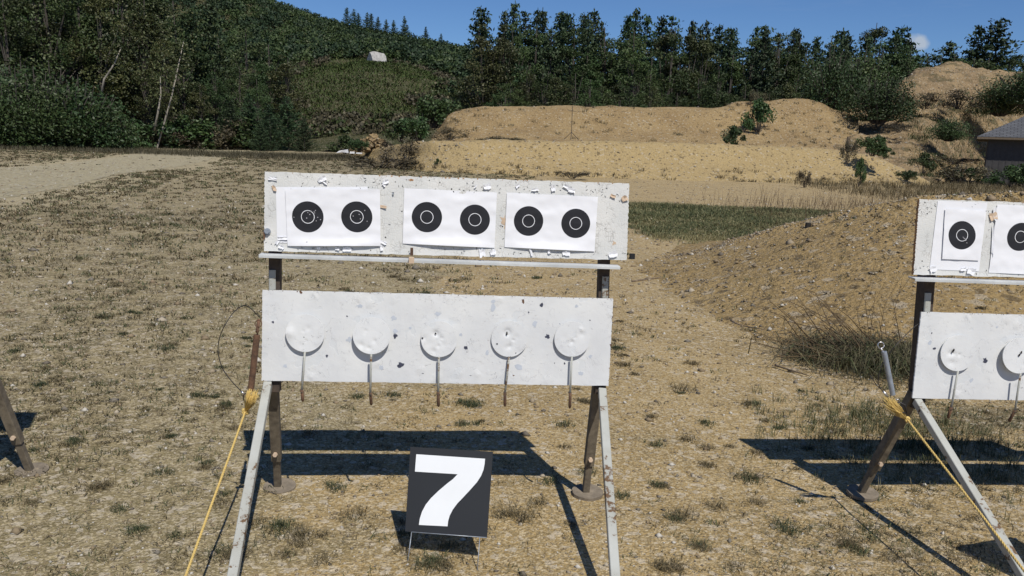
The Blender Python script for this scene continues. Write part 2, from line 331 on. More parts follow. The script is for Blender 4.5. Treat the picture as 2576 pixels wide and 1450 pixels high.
# ------------------------------------------------------------------ ground (polar sheet that reaches the horizon)
def blob(x, y, px, py, rx, ry):             # soft patch centred on a ground point; radii in metres
    c = gnd(px, py); d = np.sqrt(((x-c[0])/rx)**2+((y-c[1])/ry)**2); return np.clip(1.35-d, 0, 1)
RD = np.array([gnd(*q)[:2] for q in [(-500, 520), (-100, 470), (150, 432), (350, 412), (500, 386), (620, 378.5), (745, 382)]])
RW = [3.2, 3.2, 3.1, 3.0, 3.0, 2.6, 2.2]
RDs = np.array(spline(RD, 45)); RWs = np.interp(np.linspace(0, 1, len(RDs)), np.linspace(0, 1, len(RW)), RW)
def road_d(x, y):
    d = np.full(np.shape(x), 1e9)
    for i in range(len(RDs)-1):
        a = RDs[i]; b = RDs[i+1]; ab = b-a; t = np.clip(((x-a[0])*ab[0]+(y-a[1])*ab[1])/np.dot(ab, ab), 0, 1)
        d = np.minimum(d, np.hypot(x-a[0]-t*ab[0], y-a[1]-t*ab[1])/RWs[i])
    return d
rs = np.concatenate([[0.0], np.geomspace(.5, 80, 190), np.geomspace(84, 2500, 30)])
th = np.concatenate([np.linspace(-50, 50, 300), np.linspace(52, 308, 60)[:-1]])*math.pi/180
R_, T_ = np.meshgrid(rs, th, indexing='ij'); X = (R_*np.sin(T_)).ravel(); Y = (R_*np.cos(T_)).ravel()
Z = gz(X, Y); na = len(th); nr = len(rs)
i, j = np.meshgrid(np.arange(nr-1), np.arange(na), indexing='ij'); i = i.ravel(); j = j.ravel(); j2 = (j+1) % na
ground = np_mesh('ground', np.c_[X, Y, Z], np.c_[i*na+j, i*na+j2, (i+1)*na+j2, (i+1)*na+j][:, ::-1].copy(), M['ground'], smooth=True)
tag(ground, kind='structure')
far = np.clip((Y-7)/8, 0, 1)
ga = .06+.42*np.clip((-X-.4)/2.5, 0, 1)*np.clip((Y-2)/2, 0, 1)
ga = np.maximum(ga, .75*blob(X, Y, 620, 555, 6.5, 2.6)); ga = np.maximum(ga, .62*blob(X, Y, 820, 520, 5., 5.)); ga = np.maximum(ga, .72*blob(X, Y, 900, 425, 8., 9.))
ga = np.maximum(ga, .62*blob(X, Y, 300, 540, 6, 3.)); ga = np.maximum(ga, .62*blob(X, Y, 1900, 545, 7., 4.2)); ga = np.maximum(ga, .9*blob(X, Y, 2500, 470, 10., 9.))
ga = np.maximum(ga, .7*blob(X, Y, 2500, 1050, .6, .45)); ga = np.maximum(ga, .48*blob(X, Y, 2200, 1350, .7, .4))
ga = np.maximum(ga, 1.*np.clip((Y-36-np.abs(X+12)*.35)/4, 0, 1)*np.clip((-X-2)/6, 0, 1)); ga = np.maximum(ga, np.clip((Y-75)/10, 0, 1))
grey_ = np.clip((-X-.2)/1.4, 0, 1)*.75+.2
for n_, a_ in (('grass', ga), ('grey', grey_), ('road', np.clip(1.75-road_d(X, Y), 0, 1)*.85)):
    at = ground.data.attributes.new(n_, 'FLOAT', 'POINT'); at.data.foreach_set('value', a_.astype(np.float32))
def interp_grass(x, y):
    g_ = .09+.42*np.clip((-x-.4)/2.5, 0, 1)*np.clip((y-2)/2, 0, 1)
    for q, s_ in (((620, 555, 6.5, 2.6), .75), ((820, 520, 5, 5), .62), ((900, 425, 8, 9), .72), ((300, 540, 6, 3), .62), ((2500, 1050, .6, .45), .9), ((2200, 1350, .7, .4), .6)):
        g_ = np.maximum(g_, s_*blob(x, y, *q))
    return g_
# gravel road sheet
V = []; nw = 14
for a, w, k in zip(RDs, RWs, range(len(RDs))):
    t = RDs[min(k+1, len(RDs)-1)]-RDs[max(k-1, 0)]; t = t/np.linalg.norm(t); n = np.array([-t[1], t[0]])
    for q in range(nw+1):
        s_ = (q/nw*2-1)*w*.66*(1+.10*fbm(a[0]*2+5*(q > nw/2), a[1]*2, 1.3, 5, .8)); p = a+n*s_; V.append((p[0], p[1], gz(p[0], p[1])+.006))
np_ = len(RDs)
road_f = np.array([(k*(nw+1)+q, k*(nw+1)+q+1, (k+1)*(nw+1)+q+1, (k+1)*(nw+1)+q) for k in range(np_-1) for q in range(nw)])
m, nt, p = nodes_of('pale_gravel'); g = G(nt); v = g.pos(); n2 = g.noise(v, 4., 6., .7)
c = g.mix(g.rng(n2, .35, .65), (.38, .33, .205), (.31, .265, .16)); sp = g.n('ShaderNodeSeparateColor', {'Color': g.vor(v, 16., out='Color')}).outputs[0]
c = g.mix(g.rng(sp, .85, .9, 0, .6), c, (.45, .42, .35)); c = g.mix(g.rng(sp, .2, .13, 0, .6), c, (.10, .09, .065))
g.set(p, 'Base Color', c); g.set(p, 'Roughness', .95); g.set(p, 'Normal', g.bump(g.noise(v, 12., 6., .8), .8, .05)); M['gravel'] = m
tag(np_mesh('road', V, road_f, m, smooth=True), kind='structure')

# ------------------------------------------------------------------ lofted earth banks
def loft(name, rows, mat, N=160, sub=14, amp=.1, sc=.8, kind='structure', ease=True, seed=0.):
    P = []
    for r in rows:
        W_ = np.array([dep(*q) if len(q) == 3 else gnd(q[0], q[1], q[3]) for q in r]); t = np.linspace(0, 1, len(r))
        tt = np.linspace(0, 1, N)
        sp_ = np.array(spline(W_, 12)); st = np.linspace(0, 1, len(sp_))
        P.append(np.stack([np.interp(tt, st, sp_[:, k]) for k in range(3)], 1))
    P = np.array(P); R = len(rows); L = []
    for k in range(R-1):
        a, b, c_, d = P[max(k-1, 0)], P[k], P[k+1], P[min(k+2, R-1)]
        for s_ in range(sub):
            t = s_/sub; L.append(.5*((2*b)+(c_-a)*t+(2*a-5*b+4*c_-d)*t*t+(3*b-a-3*c_+d)*t**3))
    L.append(P[-1]); L = np.array(L); L[..., 2] += amp*fbm(L[..., 0]+seed, L[..., 1], sc, 5, .55)
    n, mm = L.shape[:2]; i, j = np.meshgrid(np.arange(n-1), np.arange(mm-1), indexing='ij'); i = i.ravel(); j = j.ravel()
    o = np_mesh(name, L.reshape(-1, 3), np.c_[i*mm+j, i*mm+j+1, (i+1)*mm+j+1, (i+1)*mm+j], mat, smooth=True)
    tag(o, kind=kind)
    def at(u, v):                             # u across 0..1, v front to back 0..1 -> point
        x = np.clip(np.asarray(u)*(mm-1), 0, mm-1.001); y = np.clip(np.asarray(v)*(n-1), 0, n-1.001); i0 = y.astype(int); j0 = x.astype(int)
        fx = (x-j0)[..., None]; fy = (y-i0)[..., None]
        return (L[i0, j0]*(1-fx)+L[i0, j0+1]*fx)*(1-fy)+(L[i0+1, j0]*(1-fx)+L[i0+1, j0+1]*fx)*fy
    return at
def zrow(q, z): return [(a, b, None, z) for a, b in q]
nb_c = [(868, 396, 45), (930, 381, 42), (1040, 357, 39), (1150, 354, 38), (1300, 353, 38), (1500, 355, 38), (1700, 361, 38), (1900, 366, 38), (2080, 374, 38), (2180, 388, 38), (2270, 425, 38), (2350, 468, 38)]
nb_f = zrow([(840, 402), (920, 412), (1030, 436), (1150, 446), (1300, 450), (1500, 455), (1700, 460), (1900, 465), (2080, 470), (2180, 474), (2270, 476), (2360, 478)], -.12)
_bY = [gnd(a, b, -.12)[1] for a, b, _, _ in nb_f]
nb_c = [(a, b, max(Y_, y+3.4)) for (a, b, Y_), y in zip(nb_c, _bY)]
nb_m = [(a*.5+c_*.5, b*.52+d_*.48, y*.45+Y_*.55) for (a, b, Y_), (c_, d_, _, _), y in zip(nb_c, nb_f, _bY)]
nb_b = [(a, b+50, Y_+4.5) for a, b, Y_ in nb_c]
near_berm = loft('near_sand_berm', [nb_f, nb_m, nb_c, nb_b], M['sand'], 220, 14, .07, 1.1)
fb_c = [(1085, 352, 56), (1110, 315, 56), (1130, 287, 56), (1180, 271, 56), (1300, 268, 56), (1480, 267, 56), (1620, 271, 56), (1800, 273, 56), (1850, 262, 57), (1930, 256, 58), (2010, 250, 59), (2060, 258, 60), (2110, 280, 60), (2160, 290, 60)]
fb_f = [(1075, 372, 50), (1100, 372, 49.5), (1150, 372, 49), (1200, 372, 48.5), (1300, 372, 48.5), (1480, 374, 48.5), (1620, 378, 48.5), (1800, 382, 48.5), (1850, 384, 49), (1930, 386, 49), (2010, 388, 49), (2060, 390, 49), (2110, 392, 50), (2160, 394, 50)]
fb_b = [(a, b+70, Y_+7) for a, b, Y_ in fb_c]
fb_m = [(a, b*.45+c*.55+4, Y_*.5+Z_*.5) for (a, b, Y_), (_, c, Z_) in zip(fb_c, fb_f)]
M['sand_far'] = mat_sand('ochre_sand', (.355, .255, .125), (.29, .20, .095), .3)
far_berm = loft('far_sand_berm', [fb_f, fb_m, fb_c, fb_b], M['sand_far'], 200, 14, .13, .8, seed=30)
sh_c = [(1940, 300, 66), (2060, 268, 66), (2130, 264, 66), (2200, 258, 66), (2250, 235, 67), (2275, 205, 68), (2310, 180, 69), (2360, 167, 70), (2410, 168, 70), (2450, 181, 70), (2500, 187, 70), (2576, 192, 70), (2750, 195, 70), (2950, 210, 70)]
sh_f = [(1920, 392, 52), (2040, 392, 50), (2110, 396, 49), (2170, 405, 48), (2230, 425, 46), (2290, 450, 44), (2340, 466, 43.5), (2375, 467, 45.5), (2400, 464, 50), (2440, 458, 56), (2490, 453, 60), (2560, 450, 62), (2640, 450, 60), (2800, 450, 60), (3000, 455, 60)]
sh_m = [(a, b*.55+c*.45, Y_*.62+Z_*.38) for (a, b, Y_), (_, c, Z_) in zip(sh_c, sh_f)]
sh_b = [(a, b+40, Y_+10) for a, b, Y_ in sh_c]
sand_hill = loft('sand_hill', [sh_f, sh_m, sh_c, sh_b], M['sand2'], 260, 26, .42, .75, seed=60)
md_c = [(1560, 655, 12.4), (1660, 642, 12.0), (1760, 628, 11.6), (1870, 597, 11.2), (2000, 562, 10.8), (2150, 530, 10.4), (2300, 508, 10.0), (2450, 500, 9.8), (2576, 498, 9.6), (2760, 500, 9.4), (3000, 510, 9.2)]
md_f = zrow([(1500, 680), (1600, 720), (1700, 775), (1820, 835), (1950, 885), (2100, 915), (2280, 925), (2450, 920), (2600, 915), (2800, 915), (3050, 930)], -.03)
md_m = [(a*.5+c[0]*.5, None) for (a, _, _), c in zip(md_c, md_f)]
A_ = np.array([dep(*q) for q in md_c]); B_ = np.array([gnd(q[0], q[1], q[3]) for q in md_f])
def loftw(name, P, mat, N, sub, amp, sc, seed=0.):   # loft from world rows
    global dep
    sv = dep; dep = lambda a, b, c_: np.array([a, b, c_]); r = loft(name, [[tuple(p) for p in row] for row in P], mat, N, sub, amp, sc, seed=seed); dep = sv; return r
Cm = A_*.5+B_*.5; Cm[:, 2] += .03; Cb = A_+np.array([.6, 3.2, 0]); Cb[:, 2] = -.08; Am = A_*.85+B_*.15; Am[:, 2] = A_[:, 2]*.93
mound = loftw('sand_mound', [B_, Cm, Am, A_, Cb], M['mound'], 260, 22, .022, 2.6, 9.)
# grassy hillside up to the wooded ridge
hx = [300, 480, 620, 740, 850, 950, 1060, 1180, 1300, 1450]
ridge = [-105, -58, -12, 36, 74, 97, 118, 142, 176, 225]
h_f = [(x, 386+x*.0, 66) for x in hx]
h_1 = [(x, y, 92) for x, y in zip(hx, [300, 300, 300, 300, 295, 290, 292, 300, 310, 320])]
h_2 = [(x, y, 118) for x, y in zip(hx, [225, 220, 215, 205, 186, 178, 196, 225, 255, 280])]
h_3 = [(x, y, 138) for x, y in zip(hx, [190, 180, 178, 170, 158, 157, 178, 208, 240, 268])]
h_4 = [(x, y, 175) for x, y in zip(hx, [70, 85, 100, 118, 128, 134, 145, 165, 195, 240])]
h_5 = [(x, y, 235) for x, y in zip(hx, ridge)]
h_6 = [(x, y+60, 290) for x, y in zip(hx, ridge)]
hill = loft('hillside', [h_f, h_1, h_2, h_3, h_4, h_5, h_6], M['meadow'], 160, 12, .6, .12, seed=5)

# ------------------------------------------------------------------ vegetation builders
def quads(C, s, asp=.5, up=None, r=rng):       # leaf-shaped faces at points C
    n = len(C); a = r.normal(size=(n, 3)); a /= np.linalg.norm(a, axis=1)[:, None]
    if up is not None: a = a*(1-up)+np.array([0, 0, 1.])*up
    b = np.cross(a, r.normal(size=(n, 3))); b /= np.linalg.norm(b, axis=1)[:, None]; s = np.broadcast_to(s, (n,))[:, None]
    V = np.stack([C+a*s, C+b*s*asp, C-a*s, C-b*s*asp], 1).reshape(-1, 3); Fc = np.arange(4*n).reshape(n, 4); return V, Fc
def blades(C, h, w, lean=.5, r=rng, seg=1, droop=.0):            # grass blades, one bent strip each
    n = len(C); a = r.uniform(0, 6.283, n); l = r.uniform(.1, 1, n)*lean; h = np.broadcast_to(h, (n,))
    d = np.stack([np.cos(a)*l, np.sin(a)*l, np.ones(n)], 1); sd = np.stack([-np.sin(a), np.cos(a), 0*a], 1); sd = sd*np.cos(r.uniform(0, 1, n)*1.2)[:, None]+r.normal(size=(n, 3))*.2
    w = np.broadcast_to(w, (n,))[:, None]; mid = C+d*h[:, None]*.55; tip = C+d*h[:, None]*np.array([1.35, 1.35, .95])-np.array([0, 0, 1])*(h*l*droop)[:, None]
    V = np.stack([C-sd*w, C+sd*w, mid+sd*w*.7, mid-sd*w*.7, tip], 1).reshape(-1, 3); k = np.arange(n)[:, None]*5
    Fc = np.concatenate([k+np.array([0, 1, 2]), k+np.array([0, 2, 3]), k+np.array([3, 2, 4])], 0); return V, Fc
def cat(parts):
    V = []; Fc = []; o = 0
    for v, f in parts: V.append(v); Fc.append(f+o); o += len(v)
    return np.concatenate(V), np.concatenate(Fc)
PROTO = {}
def trunk(P, r0, r1, n=7, extra=()):
    mb = MB(); k = len(P); mb.tube(P, [r0+(r1-r0)*i/(k-1) for i in range(k)], n)
    for e, ra, rb in extra: mb.tube(e, [ra+(rb-ra)*i/(len(e)-1) for i in range(len(e))], 5)
    return mb
def make_tree(kind, seed):                     # prototypes are 10 m tall; returns (crown mesh, trunk mesh)
    r = np.random.default_rng(seed); parts = []; Ht = 10.
    lean = r.normal(size=2)*.25; ax = lambda z: np.array([lean[0]*(z/Ht)**1.5, lean[1]*(z/Ht)**1.5, z])
    limbs = []
    if kind in ('pine', 'spruce'):
        Rm = 2.7 if kind == 'pine' else 1.9; z = 1.0
        while z < Ht*.985:
            fr = z/Ht; L0 = Rm*(1-fr)**.95*1.12*(1 if fr > .25 else .6+1.6*fr); nb = r.integers(5, 8); a0 = r.uniform(0, 6.28)
            for b in range(nb):
                a = a0+b*6.283/nb+r.normal()*.25; L = L0*r.uniform(.45, 1.3)+.12; rise = (.35 if kind == 'pine' else -.05)+r.normal()*.12+(.35 if fr > .85 else 0)
                m_ = max(8, int(L*36)); t = r.uniform(.12, 1, m_)**.8
                base = ax(min(z+r.normal()*.07, Ht*.99)); P = base+np.stack([np.cos(a)*L*t, np.sin(a)*L*t, L*t*rise*t], 1)
                C = P+r.normal(size=(m_, 3))*np.array([.10, .10, .05])*(1 if kind == 'pine' else 1.1)
                parts.append(quads(C, r.uniform(.09, .21, m_), .36, .3, r))
                if r.random() < .5: limbs.append(([base, base+np.array([np.cos(a)*L*.8, np.sin(a)*L*.8, L*.65*rise])], .025, .008))
            z += r.uniform(.26, .46)*(1 if kind == 'pine' else .7)
        parts.append(quads(ax(Ht*.97)+r.normal(size=(12, 3))*np.array([.03, .03, .2]), .16, .2, .8, r))
        mat = M['pine']; tm = M['bark']; tr = (.13, .02)
    else:
        nc = {'leaf': 46, 'birch': 40, 'round': 50}[kind]; Rx = {'leaf': 2.5, 'birch': 1.9, 'round': 3.0}[kind]; zc = {'leaf': 5.6, 'birch': 6., 'round': 5.2}[kind]; Rz_ = {'leaf': 4.3, 'birch': 4.0, 'round': 4.6}[kind]
        for q in range(nc):
            d = r.normal(size=3); d /= np.linalg.norm(d); rad = r.uniform(.35, 1)**.5
            c_ = np.array([0, 0, zc])+d*np.array([Rx, Rx, Rz_])*rad*r.uniform(.8, 1.1); fr = (c_[2]-1)/9
            c_[:2] *= (1.15-.75*max(0, fr)); rr = r.uniform(.45, 1.0)*(1.1-.5*max(0, fr)); n = int(300*rr)
            dd = r.normal(size=(n, 3)); dd /= np.linalg.norm(dd, axis=1)[:, None]; C = c_+dd*rr*(r.uniform(.2, 1, n)**.45)[:, None]*np.array([1, 1, .7]); C[:, 2] = np.clip(C[:, 2], .15, 11)
            parts.append(quads(C, r.uniform(.04, .095, n), .6, 0, r))
            if r.random() < .5:
                b0 = ax(max(.8, c_[2]*.55)); limbs.append(([b0, (b0+c_)/2+np.array([0, 0, .2]), c_], .05, .012))
        mat = M['leaf'] if kind != 'birch' else M['birch']; tm = M['bark']; tr = (.13, .03) if kind != 'birch' else (.09, .02)
    V, Fc = cat(parts); cr = np_mesh('crown', V, Fc, mat); tb = trunk([ax(z) for z in (-.4, 1.5, 4, 7, 9.6)], tr[0], tr[1], 7, limbs)
    to = np_mesh('trunk', tb.v, tb.f, tm); d = (cr.data, to.data)
    for o in (cr, to): bpy.data.objects.remove(o)
    return d
def make_bush(mat, seed, n=14, lo=.05, hi=.09, stems=True):   # 1 m radius, about 1.5 m tall
    r = np.random.default_rng(seed); parts = []; st = []
    for q in range(n):
        a = r.uniform(0, 6.28); rad = r.uniform(0, .8); c_ = np.array([np.cos(a)*rad, np.sin(a)*rad, r.uniform(.08 if n > 50 else .25, 1.25)*(1-.45*rad)]); k = 130
        dd = r.normal(size=(k, 3)); dd /= np.linalg.norm(dd, axis=1)[:, None]; C = c_+dd*r.uniform(.2, .42)*(r.uniform(.1, 1, k)**.5)[:, None]; C[:, 2] = np.abs(C[:, 2])
        parts.append(quads(C, r.uniform(lo, hi, k), .5, 0, r)); st.append([np.array([c_[0]*.15, c_[1]*.15, -.1]), c_*np.array([.5, .5, .6]), c_+np.array([0, 0, .35])])
    V, Fc = cat(parts); cr = np_mesh('foliage', V, Fc, mat); tb = MB()
    for s_ in st: tb.tube(s_, [.02, .014, .006], 4)
    to = np_mesh('stems', tb.v, tb.f, M['bark']); d = (cr.data, to.data)
    for o in (cr, to): bpy.data.objects.remove(o)
    return d
for k_, ns in (('pine', 5), ('spruce', 2), ('leaf', 4), ('birch', 3), ('round', 2)): PROTO[k_] = [make_tree(k_, 100*i_+len(k_)) for i_ in range(ns)]
PROTO['bush'] = [make_bush(M['bush'], 5), make_bush(M['bush'], 6, 18)]; PROTO['brush'] = [make_bush(M['brush'], 7, 12, .03, .07), make_bush(M['brush'], 8, 9, .03, .06)]
PROTO['dense'] = [make_bush(M['bush'], 15, 70, .022, .042), make_bush(M['leaf'], 16, 70, .022, .042)]
def plant(name, kind, loc, sc, label, catg, group=None, wide=1., cls=None):
    d = random.choice(PROTO[kind]); rt = empty(name, loc, random.uniform(0, 6.28)); rt.scale = (sc*wide, sc*wide, sc)
    n1, n2 = ('crown', 'trunk') if kind in ('pine', 'spruce', 'leaf', 'birch', 'round') else ('foliage', 'stems')
    for nm, me in ((n1, d[0]), (n2, d[1])): o = bpy.data.objects.new(nm, me); COL.objects.link(o); o.parent = rt
    return tag(rt, label, catg, group)
def tree(kind, px, top, Y, zb, label, group=None, wide=1., name=None):
    p = dep(px, top, Y); h = p[2]-zb
    nm = name or {'pine': 'pine_tree', 'spruce': 'spruce_tree', 'leaf': 'leafy_tree', 'birch': 'birch_tree', 'round': 'leafy_tree'}[kind]
    o = plant(nm, kind, (p[0], p[1], zb-.05), h/10., label, 'tree', group, wide); o.rotation_euler = (random.gauss(0, .022), random.gauss(0, .022), o.rotation_euler.z); return o
# --- pines along the skyline behind the sand berms
G1 = 'conifers on the skyline behind the sand berms'; L1 = 'dark conifer in the row against the sky behind the sand berms'
for i_, (px, top) in enumerate([(1222, 20), (1256, 30), (1292, 12), (1330, 36), (1358, 24), (1382, 30), (1408, 26), (1436, 28), (1463, 28), (1502, 26), (1530, 50), (1562, 33), (1600, 30), (1632, 44), (1665, 46), (1697, 36), (1738, 54), (1768, 72), (1797, 56), (1818, 53), (1860, 66), (1890, 70), (1924, 66), (1967, 76), (1997, 74), (2027, 86), (2045, 88), (2089, 78), (2114, 76), (2150, 92)]):
    if px == 1222: lb, gp = 'leftmost dark pine of the skyline row, beside the gap in the trees', None
    elif px == 1292: lb, gp = 'tallest pointed pine near the left end of the skyline row', None
    else: lb, gp = L1, G1
    tree('spruce' if i_ % 5 == 1 else 'pine', px+random.uniform(-4, 4), top-2+random.uniform(-6, 8), 92+3*math.sin(i_*2.3), .0, lb, gp, wide=.85+.5*random.random())
for px, top, Y_, k_, lb, w in [(2197, 40, 82, 'birch', 'tall pale loose leafy tree rising above the pines, left of the small cloud', 1.1), (2254, 66, 80, 'pine', 'dark pine directly left of the small white cloud', 1.7), (2285, 100, 84, 'pine', 'low pine just under the small white cloud', 1.5), (2347, 124, 84, 'leaf', 'rounded tree top behind the crest of the tall sand hill', 1.8), (2394, 105, 84, 'pine', 'feathery pine right above the tall sand hill peak', 1.8), (2472, 66, 80, 'pine', 'shorter of the two big dark pines at the right edge', 1.35), (2514, 40, 79, 'pine', 'tallest big dark pine at the right edge of the picture', 1.45), (2572, 120, 80, 'leaf', 'leafy tree cut by the right edge below the tall pines', 1.4)]:
    tree(k_, px, top, Y_, .5, lb, wide=w)
G2 = 'leafy trees below the skyline pines'; L2 = 'dark green leafy tree below the skyline pines, behind the far sand berm'
for q in range(52):
    px = 1205+q*21.5+random.uniform(-12, 12); tree(random.choice(['leaf', 'leaf', 'round', 'pine', 'birch']), px, (54+random.uniform(-6, 16) if q % 2 else 88+random.uniform(0, 75))+max(0, (px-1650))*.07, 80-random.random()*5, 0., L2, G2, wide=random.uniform(.9, 1.25))
G3 = 'small trees and bushes at the foot of the wood'; L3 = 'low leafy sapling at the foot of the wood just behind the far berm'
for q in range(26):
    px = 1260+q*38+random.uniform(-14, 14); tree(random.choice(['leaf', 'birch', 'round']), px, random.uniform(165, 232), 70-random.random()*3, 0.5, L3, G3, wide=1.3)
for px, top, Y_ in [(2300, 130, 78), (2315, 118, 82), (2370, 128, 78), (2410, 132, 82), (2450, 140, 76), (2490, 135, 76), (2528, 118, 80), (2590, 110, 80), (2330, 150, 78), (2420, 130, 78), (2445, 120, 80), (2540, 130, 78), (2560, 160, 76)]:
    tree('leaf', px, top, Y_, 1., 'leafy tree filling the gap behind the tall sand hill', 'leafy trees behind the sand hill', wide=1.2)
# --- wood on the left
G4 = 'tall trees of the wood on the left'; L4 = 'tall dark leafy tree in the shaded wood on the left'
for q, (px, top, Y_, k_) in enumerate([(-160, -60, 56, 'round'), (-70, -90, 58, 'leaf'), (10, -70, 57, 'leaf'), (70, -110, 60, 'birch'), (130, -80, 60, 'round'), (190, -100, 62, 'leaf'), (240, -50, 60, 'birch'), (300, -70, 64, 'leaf'), (350, -40, 63, 'birch'), (400, -30, 68, 'birch'), (450, -15, 72, 'leaf'), (95, -120, 66, 'leaf'), (20, -130, 66, 'leaf'), (270, -90, 70, 'leaf'), (330, -60, 74, 'round'), (-120, -100, 66, 'round')]):
    tree(k_, px, top, Y_, 0., L4, G4, wide=1.15)
for q, (px, top, Y_) in enumerate([(-150, -260, 76), (-80, -220, 74), (0, -260, 75), (60, -230, 73), (130, -250, 76), (200, -200, 75), (260, -180, 77), (320, -140, 80), (380, -70, 82), (-30, -160, 70), (160, -150, 69), (230, -120, 70)]):
    tree('leaf' if q % 3 else 'round', px, top, Y_, 0., L4, G4, wide=1.1)
tree('birch', 410, 60, 62, 0., 'slim birch with a pale leaning trunk at the edge of the left wood', wide=.7)
tree('spruce', 513, -8, 76, 0., 'tall dark spruce where the left wood meets the hill', wide=1.1)
tree('spruce', 487, 25, 74, 0., 'lower dark spruce leaning on the tall one at the hill foot', wide=1.1)
for px, top, Y_, k_, lb in [(560, 70, 84, 'leaf', 'rounded green tree right of the tall dark spruce'), (620, 60, 90, 'round', 'broad dark tree at the foot of the wooded hill'), (675, 100, 86, 'leaf', 'green tree right of the broad dark tree on the hill foot'), (720, 135, 84, 'birch', 'thin birch like tree left of the grassy clearing'), (600, 150, 76, 'round', 'dark purple green tree in front of the hill foot'), (540, 165, 68, 'leaf', 'light green young tree left of the blue green pines'), (500, 200, 66, 'birch', 'small birch behind the bend of the gravel road'), (455, 120, 66, 'birch', 'middle sized birch behind the leaning pale trunk'), (650, 190, 70, 'leaf', 'bushy green tree behind the young pines'), (370, 150, 60, 'birch', 'yellowish birch over the brown brush on the left')]:
    tree(k_, px, top, Y_, 0., lb, wide=1.25)
for px, top, Y_, lb in [(575, 250, 64, 'young blue green pine at the bend of the gravel road'), (625, 235, 65, 'tallest young blue green pine at the bend of the road'), (680, 262, 63, 'bushy young pine right of the tallest young pine'), (725, 240, 66, 'young pine just left of the grassy clearing'), (765, 295, 64, 'small rounded pine at the right end of the young pines'), (655, 300, 61, 'lowest young pine in front at the road bend')]:
    tree('pine', px, top, Y_, -.2, lb, wide=1.5)
# pale leaning birch trunks of the left wood
for k_, (a, b, Y_, lb) in enumerate([((391, 292), (462, 105), 58, 'long pale bare trunk leaning right at the edge of the left wood'), ((397, 285), (403, 190), 57.5, 'short upright pale trunk left of the long leaning one'), ((262, 200), (305, 120), 56, 'pale broken trunk leaning right deep in the left wood')]):
    p0 = dep(*a, Y_); p0[2] = min(p0[2], .0) if k_ == 0 else p0[2]; p1 = dep(*b, Y_); base = np.array([p0[0], Y_, -.1]); mb = MB()
    mb.tube([p0-base-np.array([.3, 0, p0[2]*0+1.2]), p0-base, (p0+p1)/2-base+np.array([.12, 0, 0]), p1-base], [.075, .065, .05, .02], 7)
    rt_ = empty('birch_tree', tuple(base)); tag(rt_, lb, 'birch tree'); mb.done('trunk', 'wbark', rt_, smooth=True)
    V, Fc = quads((p1-base)+rng.normal(size=(700, 3))*np.array([.9, .9, 1.3]), rng.uniform(.06, .11, 700), .6); np_mesh('crown', V, Fc, M['birch'], rt_)
# shrubs in front of the left wood
G5 = 'dense green bushes along the left road edge'
for q, (px, Y_, s_) in enumerate([(-60, 48, 2.6), (0, 49, 2.5), (50, 50, 2.9), (100, 51, 3.1), (150, 51, 2.7), (200, 52, 2.9), (245, 53, 2.2), (290, 56, 1.7), (60, 54, 3.6), (140, 55, 3.5), (0, 54, 3.6)]):
    p = dep(px, 370, Y_); plant('green_bush', 'dense', (p[0], Y_, -.1), s_, 'dense dark green bush in the thicket at the left edge of the road', 'bush', G5, 1.15)
G6 = 'brown dry brush at the foot of the left wood'
for q in range(16):
    px = 290+q*22+random.uniform(-8, 8); Y_ = 57+q*.55; p = dep(px, 365, Y_)
    plant('dry_brush_bush', random.choice(['brush', 'brush', 'bush']), (p[0], Y_, -.1), random.uniform(1.0, 2.0), 'brownish brush between the green thicket and the bend of the road', 'brush', G6, 1.4)
